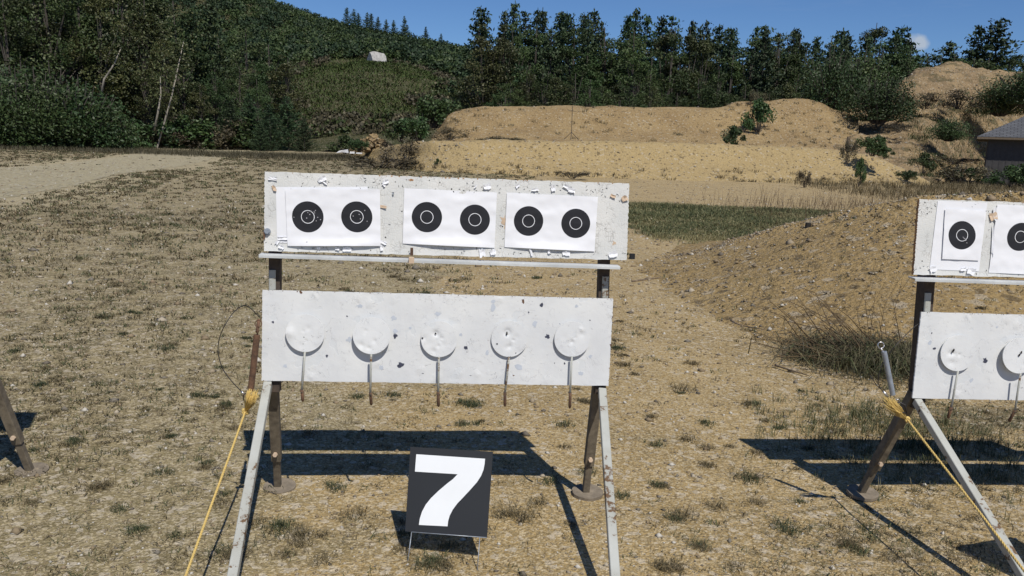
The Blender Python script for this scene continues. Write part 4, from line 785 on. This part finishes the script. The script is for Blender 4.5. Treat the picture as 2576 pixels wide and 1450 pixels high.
    # --- legs
    def leg(nm, p0, p1, w, d, mats='frame', bev=.002):
        mb = MB(); mb.beam(p0, p1, w, d, xx, bev=bev); return mb.done(nm, mats, rt)
    # front legs
    for (t, wv, f) in [((673.5, 970), None, (551, 1640)), ((1515, 986), None, (1560, 1640))]:
        p0 = LP(*t, 0.); p1 = LG(*f); p1[2] += .026*(kind == 'eight'); ax_ = nrm(p1-p0); p0 = p0+np.array([0, .004, .004]); leg('front_leg', p0, p1, .0315, .030)
        MB().disk(p1+np.array([0, 0, .012]), (0, 0, 1), .068, -.012, 28).done('foot_disc', 'concrete', rt)
    SPL = {'seven': (0, 0), 'eight': (-.06, 0), 'six': (0, .10)}[kind]
    for (t, m1, f), sp_ in zip([((681, 950), (697, 1171), (699, 1230)), ((1510, 965), (1481, 1170), (1473, 1244))], SPL):
        p0 = LP(*t); p0[1] += .045; p1 = LG(*f); p1[0] += sp_; p1[2] += .012+.026*(kind == 'eight'); mid = p0+(p1-p0)*.74
        leg('rear_leg', p0, mid, .040, .040, 'brown'); lo = MB(); lo.beam(mid-(p1-p0)*.03, p1, .029, .029, xx, bev=.002); bl = lo.done('leg_extension', 'brown', rt)
        q0 = p0+(p1-p0)*.68; MB().tube([q0+np.array([0, -.034, 0]), q0+np.array([0, -.018, 0])], .010, 6).done('leg_bolt', 'kraft', bl)
        MB().disk(p1+np.array([.008, 0, .004]), (.05, -.1, 1), .067, -.014, 30, wob=.03).done('foot_disc', 'concrete', rt)
    return rt
def from7(O, yaw, l): return np.array(O)+l[0]*np.array([math.cos(yaw), math.sin(yaw), 0])+l[1]*np.array([-math.sin(yaw), math.cos(yaw), 0])+np.array([0, 0, l[2]])
build_stand(O7, YAW, 'white target stand in the centre with six bullseyes, behind the number 7 sign', 'seven')
lb_ = LP(658, 958); y8 = math.radians(4.5); c8 = gnd(2295, 1004.5, .522); O8 = c8-(from7((0, 0, 0), y8, np.array([lb_[0], lb_[1], 0]))); O8[2] = -.026
build_stand(O8, y8, 'white target stand cut by the right edge with single bullseye sheets', 'eight', 2)
rf = LG(1473, 1244); rf[0] += .10; g6 = gnd(76, 1190); O6 = g6-from7((0, 0, 0), YAW, np.array([rf[0], rf[1], 0])); O6[2] = 0
build_stand(O6, YAW, 'stand cut off by the left edge, only one rusty leg and foot in view', 'six', 3)

# ------------------------------------------------------------------ ropes, cables, hanging pipes
def rope(name, P, r, label, m='rope', pitch=.018, fray=None, knot=None):
    P = spline(P, 14); base = np.array(P[0]); mb = MB(); L = np.concatenate([[0], np.cumsum([np.linalg.norm(P[i+1]-P[i]) for i in range(len(P)-1)])])
    N = int(L[-1]/.008); Q = np.stack([np.interp(np.linspace(0, L[-1], N), L, np.array(P)[:, k]) for k in range(3)], 1)-base
    for ph in (0, 2.094, 4.189):
        t = nrm(Q[-1]-Q[0]); u = nrm(np.cross(t, (0, 0, 1))); w = np.cross(t, u); s_ = np.linspace(0, L[-1], N)/pitch*2*math.pi/2.2+ph
        mb.tube(Q+.55*r*(np.cos(s_)[:, None]*u+np.sin(s_)[:, None]*w), r*.62, 5)
    rr = random.Random(3)
    if knot is not None:
        for k in range(3): a = k*1.2; mb.tube([np.array(knot)-base+.009*np.array([math.cos(t+a), .6*math.sin(t*1.3+a), math.sin(t)]) for t in np.linspace(0, 6.0, 16)], .0042, 6)
    if fray is not None:
        k0, tip, spread = fray
        for q in range(60):
            e = np.array(tip)+np.array([rr.uniform(-1, 1)*spread, rr.uniform(-1, 1)*spread*.8, rr.uniform(-1, 1)*spread]); mid = (np.array(k0)+e)/2+np.array([rr.uniform(-1, 1), rr.uniform(-1, 1), rr.uniform(-1, 1)])*.006
            mb.tube([np.array(k0)-base, mid-base, e-base], [.0022, .0017, .0009], 4)
    return mb.done(name, m, loc=tuple(base), label=label, cat='rope', smooth=True)
k7 = dep(617, 1036, 3.17); rope('rope', [k7, dep(580, 1140, 2.9), dep(536, 1260, 2.62), dep(467, 1450, 2.25), dep(380, 1690, 1.85), np.array([-.95, .9, .30]), np.array([-.9, .2, .25])], .0042, 'yellow rope tied to the left side of the central stand, frayed end up', knot=k7, fray=(k7, dep(637, 992, 3.13), .022))
k8 = dep(2283, 1056, 3.30); rope('rope', [k8, dep(2340, 1130, 3.1), dep(2440, 1258, 2.8), dep(2576, 1436, 2.45), dep(2760, 1680, 2.0), np.array([1.8, .7, .3]), np.array([1.7, .1, .25])], .0042, 'yellow rope tied to the right stand beside the black snap hook', knot=k8, fray=(k8, dep(2234, 1012, 3.26), .024))
def cable(pts, Y_, r, label, loc0, extra=None):
    P = spline([dep(x, y, Y_+dy) for x, y, dy in pts], 8); b = np.array(P[0]); mb = MB(); mb.tube([p-b for p in P], r, 6, 0)
    if extra: extra(mb, b)
    return mb.done('cable', 'wire chrome', loc=tuple(b), label=label, cat='cable', smooth=True)
def ex7(mb, b):
    a = dep(607, 985, 3.17)-b; c_ = dep(615, 993, 3.17)-b; mb.tube([a, c_], .0042, 8, 1)
    cc = dep(619, 1001, 3.17)-b; mb.tube([cc+.011*np.array([math.cos(t), 0, 1.5*math.sin(t)]) for t in np.linspace(0, 6.28, 16)], .0022, 6, 0)
cable([(655, 800, .12), (620, 770, .10), (592, 782, .05), (566, 818, 0), (552, 852, 0), (548.5, 883, 0), (555, 915, 0), (566, 938, 0), (586, 963, 0), (607, 985, 0)], 3.17, .0019, 'thin dark cable bowing out left of the central stand', None, ex7)
def ex8(mb, b):
    mb.tube([dep(2222, 985, 3.30)-b, dep(2236, 1003, 3.30)-b], .0042, 8, 1); mb.tube([dep(2188, 945, 3.28)-b, dep(2204, 968, 3.29)-b, dep(2222, 985, 3.30)-b], .0016, 5, 0)
cable([(2310, 815, .12), (2293, 829, .05), (2257, 865, 0), (2235, 893, 0), (2217, 924, 0), (2208.7, 961, 0), (2222, 987, 0), (2236, 1003, 0)], 3.30, .0017, 'thin pale cable looping beside the grey pipe on the right stand', None, ex8)
def pipe(a, b, Y_, r, mats, label, ring):
    p0 = dep(*a, Y_); p1 = dep(*b, Y_-.01); ax_ = nrm(p1-p0); base = p0; mb = MB()
    n = 18; u = nrm(np.cross(ax_, (0, 1, 0))); w = np.cross(ax_, u); V = []
    for (pt, rr) in ((p0, r), (p1, r), (p1, r*.8), (p0+ax_*.02, r*.8)): V += [pt-base+rr*(math.cos(6.2832*j/n)*u+math.sin(6.2832*j/n)*w) for j in range(n)]
    mb.add(V, [(i*n+j, i*n+(j+1) % n, (i+1)*n+(j+1) % n, (i+1)*n+j) for i in range(3) for j in range(n)]+[tuple(range(n))[::-1], tuple(range(3*n, 4*n))], 0)
    rt = mb.done('pipe', mats, loc=tuple(base), label=label, cat='pipe', smooth=False)
    m2 = MB(); c_ = dep(*ring[0], Y_)-base; rr = ring[1]
    m2.tube([c_+rr*np.array([math.cos(t), .2*math.sin(t), math.sin(t)]) for t in np.linspace(0, 6.2832, 18)], .0019, 6); m2.tube([c_-np.array([0, 0, rr]), np.array([0, 0, -.004])], .003, 6); m2.done('ring', ring[2], rt, smooth=True)
    m3 = MB(); e = p1-base; m3.tube([e+.007*np.array([math.cos(t), .3, math.sin(t)*2])-np.array([0, 0, .008]) for t in np.linspace(0, 6.2832, 14)], .0012, 5); m3.done('wire_loop', 'wire', rt, smooth=True); return rt
p7 = pipe((646.5, 843), (631, 982), 3.17, .0122, 'rust', 'rusty brown pipe hanging on the left side of the central stand', ((650, 815), .013, 'rust'))
MB().tube([dep(647, 835, 3.17)-dep(646.5, 843, 3.17), dep(651, 806, 3.24)-dep(646.5, 843, 3.17)], .007, 8).done('hook', 'rust', p7)
p8 = pipe((2224, 885), (2246, 994), 3.30, .0102, 'galv', 'grey metal pipe hanging on the left side of the right stand', ((2216, 869), .0125, 'chrome'))
b_ = dep(2262, 1015, 3.28); mb = MB(); mb.tube([dep(x, y, 3.28)-b_ for x, y in [(2250, 1017), (2262, 1012), (2277, 1020), (2281, 1040)]], .0035, 8, 0); mb.tube([dep(x, y, 3.28)-b_ for x, y in [(2250, 1017), (2256, 1030), (2268, 1038), (2281, 1040)]], .0028, 8, 0)
mb.tube([dep(2258, 1010, 3.28)-b_+.008*np.array([math.cos(t), 0, math.sin(t)]) for t in np.linspace(0, 6.2832, 14)], .0014, 5, 1); mb.done('snap_hook', 'wire chrome', loc=tuple(b_), label='black and silver snap hook joining rope and pipe on the right stand', cat='snap hook', smooth=True)

# ------------------------------------------------------------------ number sign
wl_ = gnd(1024, 1430, -.02); wr_ = gnd(1200, 1452, -.02); hs_ = nrm(wr_-wl_); bs_ = np.array([-hs_[1], hs_[0], 0]); tl = math.radians(24.5)
us_ = np.array([0, 0, math.cos(tl)])+bs_*math.sin(tl); ns_ = np.cross(hs_, us_); base = (wl_+wr_)/2
def SG(cx, cy, off=0.): p = onplane(880.5+.26287*cx, 1069.1+.26287*cy, base, ns_); return p+ns_*off-base
def sign(loc, label, digit, rz=0., lift=0.):
    rt = empty('number_sign', tuple(loc), rz); tag(rt, label, 'sign'); mb = MB(); L = np.array([0, 0, lift])
    C = [SG(578, 210), SG(1367, 258), SG(1310, 1080), SG(527, 1020)]; mb.prism8([c+L for c in C], [c-ns_*.004+L for c in C]); mb.done('panel', 'coro', rt)
    for a in ((605, 560, 592, 1022), (1243, 960, 1240, 1078)): pass
    if digit == '7':
        O = [(635, 282), (1293, 325), (1289, 372), (1278, 430), (1255, 488), (1215, 550), (1160, 612), (1090, 688), (1030, 750), (985, 810), (955, 868), (940, 920), (934, 972), (660, 958), (668, 900), (690, 830), (725, 765), (775, 702), (850, 630), (930, 562), (985, 520), (1030, 473), (622, 448)]
        mb = MB(); P = [SG(a, b, .0012) for a, b in O]; mb.add(P, [tuple(range(len(P)))[::-1]]); mb.done('digit', 'white', rt)
    else:
        cv = bpy.data.curves.new('digit', 'FONT'); cv.body = digit; cv.size = .3; cv.align_x = 'CENTER'; cv.align_y = 'CENTER'; tmp = bpy.data.objects.new('t', cv); COL.objects.link(tmp)
        dg = bpy.context.evaluated_depsgraph_get(); me = bpy.data.meshes.new_from_object(tmp.evaluated_get(dg)); bpy.data.objects.remove(tmp); me.materials.clear(); me.materials.append(M['white'])
        o = bpy.data.objects.new('digit', me); COL.objects.link(o); o.parent = rt; c_ = (C[0]+C[2])/2+ns_*.0015+L; o.matrix_local = Matrix.Translation(tuple(c_)) @ Matrix((tuple(hs_), tuple(us_), tuple(ns_))).transposed().to_4x4()
    for a, b in (((592, 1024), (545, 1370)), ((1243, 1078), (1215, 1450))):
        p0 = SG(*a, .003)+L; p1 = SG(*b); p1 = p1+(p1-p0)*.02; MB().tube([p0+us_*.0, p1], .0017, 6).done('wire_leg', 'galv', rt, smooth=True)
    MB().tube([SG(592, 1026, .003)+L, SG(1308, 1080, .003)+L], .0018, 6).done('wire_crossbar', 'galv', rt, smooth=True); return rt
sign(base, 'black square sign with a white 7 on thin wire legs', '7')
sign((2.16, 2.62, 0), 'unseen black sign with a white 8, added to cast a wedge shadow', '8', math.radians(28), .22)  # added out of view, raised and turned so its corner throws the shadow

# ------------------------------------------------------------------ loose bits
p = gnd(1590, 651); MB().beam((0, 0, 0), (0, 0, .065), .065, .06, (1, .1, 0), bev=.004).done('black_block', 'coro', loc=tuple(p), label='small black block on the sand right of the central board', cat='block')
def stick(P, r, label, mat='wood', name='stick'):
    b = P[0]; mb = MB(); S_ = spline(P, 5); mb.tube([q-b for q in S_], list(np.linspace(r, r*.35, len(S_))), 5); return mb.done(name, mat, loc=tuple(b), label=label, cat='stick', smooth=True)
stick([gnd(1840, 806, .02), gnd(1862, 818, .01), gnd(1925, 830, .03)], .012, 'curved dark stick lying on the sand right of the central stand')
mb = MB()
for q in range(14): a = rng.uniform(0, 6.28); mb.tube([(0, 0, .01), (math.cos(a)*.05, math.sin(a)*.03, .03), (math.cos(a)*.09, math.sin(a)*.05, .03)], [.012, .014, .004], 5)
mb.done('charred_clump', 'charred', loc=tuple(gnd(1855, 790)), label='small black charred clump above the curved stick', cat='burnt wood')
stick([gnd(1950, 918, .02), gnd(1985, 930, .015), gnd(2035, 945, .01)], .010, 'straight dark stick left of the dry weed heap')
stick([gnd(1590, 708, .01), gnd(1650, 700, .01), gnd(1720, 690, .01)], .014, 'faint long twig on the sand right of the board')
stick([gnd(2310, 1040, .02), gnd(2360, 1050, .02), gnd(2430, 1060, .01)], .006, 'thin twig under the right stand')
# rocks near the mound crest and on it
for k, (px, py, Y_, r_, lb) in enumerate([(2440, 499, 9.7, .055, 'wide flat stone on the mound crest above the right board'), (2368, 500, 9.8, .06, 'pale stone left of the wide flat one on the mound crest'), (2525, 498, 9.6, .05, 'upright stone on the mound crest near the right edge'), (2040, 577, 10.4, .03, 'pale flat stone high on the left flank of the mound'), (2105, 566, 10.3, .028, 'tan stone behind the dark stub on the mound'), (1740, 650, 11.2, .03, 'pale stone at the left foot of the mound')]):
    p = dep(px, py, Y_-.25); rock('stone', (p[0], p[1], p[2]-.01), r_, 'kraft' if k % 2 else 'rock', 40+k, .5, label=lb, cat='stone')
p = dep(2030, 580, 10.1); MB().beam((0, 0, -.05), (.01, 0, .09), .06, .05, bev=.008).done('dark_stub', 'charred', loc=tuple(p), label='dark stub sticking out of the left flank of the mound', cat='stub')

# ------------------------------------------------------------------ scattered ground cover (uncountable)
def onmound(px, py):                             # height of the surface seen at a pixel
    return None
MG = mound(*[a.ravel() for a in np.meshgrid(np.linspace(0, 1, 90), np.linspace(0, 1, 60))]); 
def hz(x, y):                                    # ground or mound height at x,y (nearest sample of the mound)
    z = gz(x, y); sel = (x > .5) & (y > 4.5) & (y < 14)
    idx = np.where(sel)[0]
    for s_ in range(0, len(idx), 2000):
        k = idx[s_:s_+2000]; d = (x[k, None]-MG[None, :, 0])**2+(y[k, None]-MG[None, :, 1])**2; j = d.argmin(1); ok = d[np.arange(len(k)), j] < .06
        z[k] = np.where(ok, np.maximum(z[k], MG[j, 2]), z[k])
    return z
def scatter(n, y0, y1, side=.75):                # even density in the picture: log-uniform range
    y = np.exp(rng.uniform(math.log(y0), math.log(y1), n)); x = rng.uniform(-side, side, n)*y*1.05; return x, y
def pebbles(name, x, y, z, s, mat):
    n = len(x); o = np.array([[1, 0, 0], [0, 1, 0], [-1, 0, 0], [0, -1, 0], [0, 0, 1], [0, 0, -1.]])
    V = np.repeat(o[None], n, 0)*rng.uniform(.6, 1.25, (n, 6, 1)); a = rng.uniform(0, 6.28, n); c_, s_ = np.cos(a)[:, None], np.sin(a)[:, None]
    V = V*np.stack([s, s*rng.uniform(.6, 1, n), s*rng.uniform(.4, .8, n)], 1)[:, None, :]; Vx = V[..., 0]*c_-V[..., 1]*s_; Vy = V[..., 0]*s_+V[..., 1]*c_
    V = np.stack([Vx+x[:, None], Vy+y[:, None], V[..., 2]+z[:, None]+s[:, None]*.15], 2).reshape(-1, 3)
    f = np.array([[0, 1, 4], [1, 2, 4], [2, 3, 4], [3, 0, 4], [1, 0, 5], [2, 1, 5], [3, 2, 5], [0, 3, 5]]); Fc = (f[None]+np.arange(n)[:, None, None]*6).reshape(-1, 3)
    return tag(np_mesh(name, V, Fc, mat), kind='stuff')
x, y = scatter(60000, 1.7, 12); pebbles('pebbles', x, y, hz(x, y), rng.lognormal(math.log(.0034), .65, len(x))*np.clip(y/4, .8, 2.2), M['stone'])
x, y = scatter(9000, 12, 45, .7); pebbles('gravel_stones', x, y, gz(x, y), rng.uniform(.012, .04, len(x)), M['stone'])
u = rng.uniform(0, 1, 3200); v_ = rng.uniform(.02, .78, 3200); P = mound(u, v_); pebbles('mound_stones', P[:, 0], P[:, 1], P[:, 2], rng.lognormal(math.log(.008), .55, len(P)), M['stone'])
u = rng.uniform(0, 1, 800); v_ = rng.uniform(.5, .78, 800); P = mound(u, v_); pebbles('crest_stones', P[:, 0], P[:, 1], P[:, 2], rng.lognormal(math.log(.014), .45, len(P)), M['stone'])
for at_, n, nm in ((near_berm, 1100, 'near_berm_stones'), (far_berm, 1500, 'far_berm_stones'), (sand_hill, 6000, 'sand_hill_stones')):
    P = at_(rng.uniform(0, 1, n), rng.uniform(0, .68, n)); pebbles(nm, P[:, 0], P[:, 1], P[:, 2], rng.lognormal(math.log(.035), .45, n), M['stone'])
# low tufts
def tufts(name, x, y, z, nb, h, spread, lean, mat, w=.0014, droop=.4):
    n = len(x); k = np.repeat(np.arange(n), nb); C = np.stack([x[k], y[k], z[k]-.003], 1); s_ = np.broadcast_to(spread, (n,))[k]
    C[:, :2] += rng.normal(size=(len(k), 2))*s_[:, None]; hh_ = np.broadcast_to(h, (n,))[k]*rng.uniform(.4, 1.2, len(k)); V, Fc = blades(C, hh_, w*np.clip(C[:, 1]/3, 1, 12), lean, droop=droop)
    return tag(np_mesh(name, V, Fc, mat), kind='stuff')
x, y = scatter(30000, 1.9, 30); g_ = interp_grass(x, y)*(1+.9*fbm(x, y, 1.1, 3))+.30*fbm(x, y, 3.2, 3); k = (rng.random(len(x)) < np.clip(g_*.85, .01, 1)) & (road_d(x, y) > .9) & ~((x > .3) & (y > 10)) & ~((np.abs(x) < 2.5*y/9) & (x > 0) & (y > 7) & (rng.random(len(x)) < .6)); x, y = x[k], y[k]
x2 = rng.uniform(-36, 1, 9000); y2 = rng.uniform(24, 50, 9000); d2 = road_d(x2, y2); q2 = fbm(x2, y2, .35, 3)
k2 = ((d2 > .80) & (rng.random(9000) < .55+.5*q2)) | (rng.random(9000) < .03); x = np.concatenate([x, x2[k2]]); y = np.concatenate([y, y2[k2]])
x2 = rng.uniform(-26, 0, 9000); y2 = rng.uniform(9, 30, 9000); d2 = road_d(x2, y2); k2 = (d2 > .72) & (d2 < 1.25); x = np.concatenate([x, x2[k2]]); y = np.concatenate([y, y2[k2]])
z = hz(x, y); sel = rng.random(len(x)) < .36
tufts('dry_grass', x[~sel], y[~sel], z[~sel], 11, .028*np.clip(y[~sel]/5, 1, 2.2), .018*np.clip(y[~sel]/4, 1, 3), 1.8, M['grass'], w=.0017)
tufts('low_grass', x[sel], y[sel], z[sel], 11, .030*np.clip(y[sel]/5, 1, 2.2), .018*np.clip(y[sel]/4, 1, 3), 1.5, M['green'], w=.0017)
# bigger separate tufts seen round the stands
T_ = [(905, 1300, .05, 0), (850, 1235, .05, 1), (1290, 1300, .065, 0), (1440, 1320, .035, 0), (1075, 1425, .05, 0), (1010, 1385, .04, 1), (1190, 1015, .05, 1), (900, 1000, .04, 1), (990, 995, .03, 1), (1720, 980, .06, 0), (1880, 1020, .04, 1), (1640, 1050, .045, 1), (1780, 1170, .045, 0), (1885, 1200, .055, 0), (1660, 1220, .035, 0), (1570, 920, .05, 1), (1555, 880, .04, 1), (1740, 915, .04, 0), (1800, 1275, .04, 1), (1990, 1330, .06, 1), (2130, 1370, .05, 1), (1760, 1375, .045, 0), (1690, 1430, .05, 0), (1470, 1010, .035, 1), (1420, 1070, .035, 1), (560, 1030, .04, 1), (640, 860, .04, 1), (350, 790, .05, 0), (260, 800, .05, 0), (420, 880, .045, 1), (250, 1230, .045, 0), (190, 1120, .04, 1), (340, 1340, .04, 1), (75, 1270, .04, 1), (640, 1320, .045, 1), (690, 1340, .06, 1), (750, 1350, .05, 0), (1070, 740, .06, 1), (880, 735, .05, 1), (1170, 705, .06, 0), (990, 700, .06, 0), (1350, 700, .05, 0), (1210, 1060, .03, 0), (520, 1170, .03, 1), (140, 1040, .04, 1), (430, 1100, .03, 0), (2380, 775, .06, 1), (2460, 780, .06, 1), (1570, 640, .05, 0), (1165, 1070, .03, 0), (1960, 1080, .04, 0), (2090, 1090, .035, 0), (2030, 1130, .03, 1), (1710, 1300, .04, 0), (600, 1400, .05, 0), (500, 1000, .04, 1), (1850, 1430, .04, 0)]
T = []
for a, b, c_, d in T_:
    for q in range(rng.integers(1, 4)): T.append((a+rng.normal()*14*(q > 0), b+rng.normal()*7*(q > 0), c_*rng.uniform(.55, 1.1)/(1+.35*(q > 0)), d if rng.random() < .7 else 1-d))
for q in range(70): T.append((rng.uniform(0, 2560), rng.uniform(760, 1440), rng.uniform(.015, .035), int(rng.random() < .4)))
for kk, mt in ((0, 'grass'), (1, 'green')):
    q = [t for t in T if t[3] == kk]; P = np.array([gnd(a, b) for a, b, _, _ in q]); s_ = np.array([t[2] for t in q])
    z = hz(P[:, 0].copy(), P[:, 1].copy()); tufts('grass_tufts' if kk == 0 else 'green_tufts', P[:, 0], P[:, 1], z, 110, s_*1.1, s_*.75, 1.3, M[mt], w=.0012, droop=.5)
# tall grass behind the mound
n = 22000; c0 = gnd(1585, 600); x = rng.uniform(1.6, 11, n); y = rng.uniform(12.0, 21.5, n); lf = np.interp(y, [12, 14, 22], [2.6, 2.0, 2.6]); k = (x > lf+.5*fbm(x, y, 2., 3)) & (y > 12.4+.5*fbm(x, y, 1.5, 3)+np.clip(3.2-x, 0, 2)) ; k &= rng.random(len(x)) < np.clip(.25+(y-12.6)*.45+.4*fbm(x, y, 1.3, 3), .05, 1)*np.clip((22-y)*.5+.3*fbm(x, y, 1., 3), 0, 1); x, y = x[k], y[k]; hgt = .12*(1+.5*fbm(x, y, .9, 3)); sg = rng.random(len(x)) < np.clip(.75+.9*fbm(x, y, .8, 3), .25, 1)
tufts('dry_tall_grass', x[sg], y[sg], gz(x[sg], y[sg]), 8, hgt[sg], .1, 1.2, M['strawgrass'], w=.0010, droop=.5); x, y, hgt = x[~sg], y[~sg], hgt[~sg]
tufts('tall_grass', x, y, gz(x, y), 8, hgt, .09, 1.2, M['green'], w=.0010, droop=.5)
n = 2600; x = rng.uniform(4.5, 13, n); y = rng.uniform(14, 24, n); k = rng.random(n) < np.clip((x-4)/5, .08, 1); x, y = x[k], y[k]; tufts('dead_stalks', x, y, gz(x, y), 2, rng.uniform(.15, .8, len(x)), .25, .6, M['dead'], w=.0005, droop=.2)
n = 5000; x = rng.uniform(12, 30, n); y = rng.uniform(24, 44, n); tufts('brown_field_grass', x, y, gz(x, y), 4, .35, .2, .7, M['grass'], w=.0008)
n = 6000; u_ = rng.uniform(0, 1, n); x = rng.uniform(-42, -7, n); y = 44+rng.uniform(0, 12, n)+np.abs(x+25)*.1; tufts('verge_grass', x, y, gz(x, y), 5, .3, .3, 1., M['brush'], w=.0008)
# grass under the right stand
n = 420; x = rng.normal(2.15, .33, n); y = rng.normal(4.45, .35, n); tufts('stand_grass', x, y, gz(x, y), 14, .075, .02, .8, M['green'], w=.0011)
# weeds on banks
for at_, n, nm, lo, hi in ((near_berm, 130, 'near_berm_weeds', .0, .22), (far_berm, 170, 'far_berm_weeds', .1, .66), (sand_hill, 520, 'sand_hill_weeds', .05, .46)):
    u = rng.uniform(0.04, .98, n); 
    if nm == 'sand_hill_weeds': u = 1-.60*rng.random(n)**.8
    P = at_(u, rng.uniform(lo, hi, n)); tufts(nm, P[:, 0], P[:, 1], P[:, 2], 16, .22 if at_ is not sand_hill else .45, (.11 if at_ is not sand_hill else .3), 1.3, M['leaf' if at_ is sand_hill else 'brush' if at_ is not near_berm else 'grass'], w=.0012)
# dry weed heap left of the right stand
b_ = gnd(2175, 920); rt = empty('weed_heap', tuple(b_)); tag(rt, 'tangled heap of dry and green weeds left of the right stand', 'weeds')
n = 2600; C = np.stack([rng.normal(.08, .20, n), rng.normal(.1, .2, n), np.abs(rng.normal(0, .02, n))], 1); C[:, 0] += .05
V, Fc = blades(C, rng.uniform(.05, .20, n), .0034, 2.2, droop=.7); np_mesh('green_blades', V, Fc, M['green'], rt)
n = 3000; C = np.stack([rng.normal(.10, .25, n), rng.normal(.14, .22, n), np.abs(rng.normal(0, .02, n))], 1)
V, Fc = blades(C, rng.uniform(.06, .24, n), .0030, 2.6, droop=.8); np_mesh('dry_blades', V, Fc, M['brush'], rt)
mb = MB()
for q in range(44):
    a = rng.uniform(1.7, 3.7); L = rng.uniform(.35, .85); el = rng.uniform(.05, .9); s0 = np.array([rng.normal(-.02, .15), rng.normal(.08, .1), .02]); d = np.array([math.cos(a), math.sin(a)*.6, el]); d = d/np.linalg.norm(d); mb.tube(spline([s0, s0+d*L*.4+rng.normal(size=3)*.02, s0+d*L*.75+rng.normal(size=3)*.03, s0+d*L+np.array([0, 0, -.05])], 3)[::3], [.004, .0034, .0026, .0012], 4)
for q in range(9):
    L = rng.uniform(.4, .7); s0 = np.array([rng.uniform(.1, .5), .25, 0]); mb.tube([s0, s0+np.array([rng.normal()*.06, .05, L*.6]), s0+np.array([rng.normal()*.12, .1, L])], [.0024, .0018, .001], 4)
mb.done('twigs', 'dead', rt)
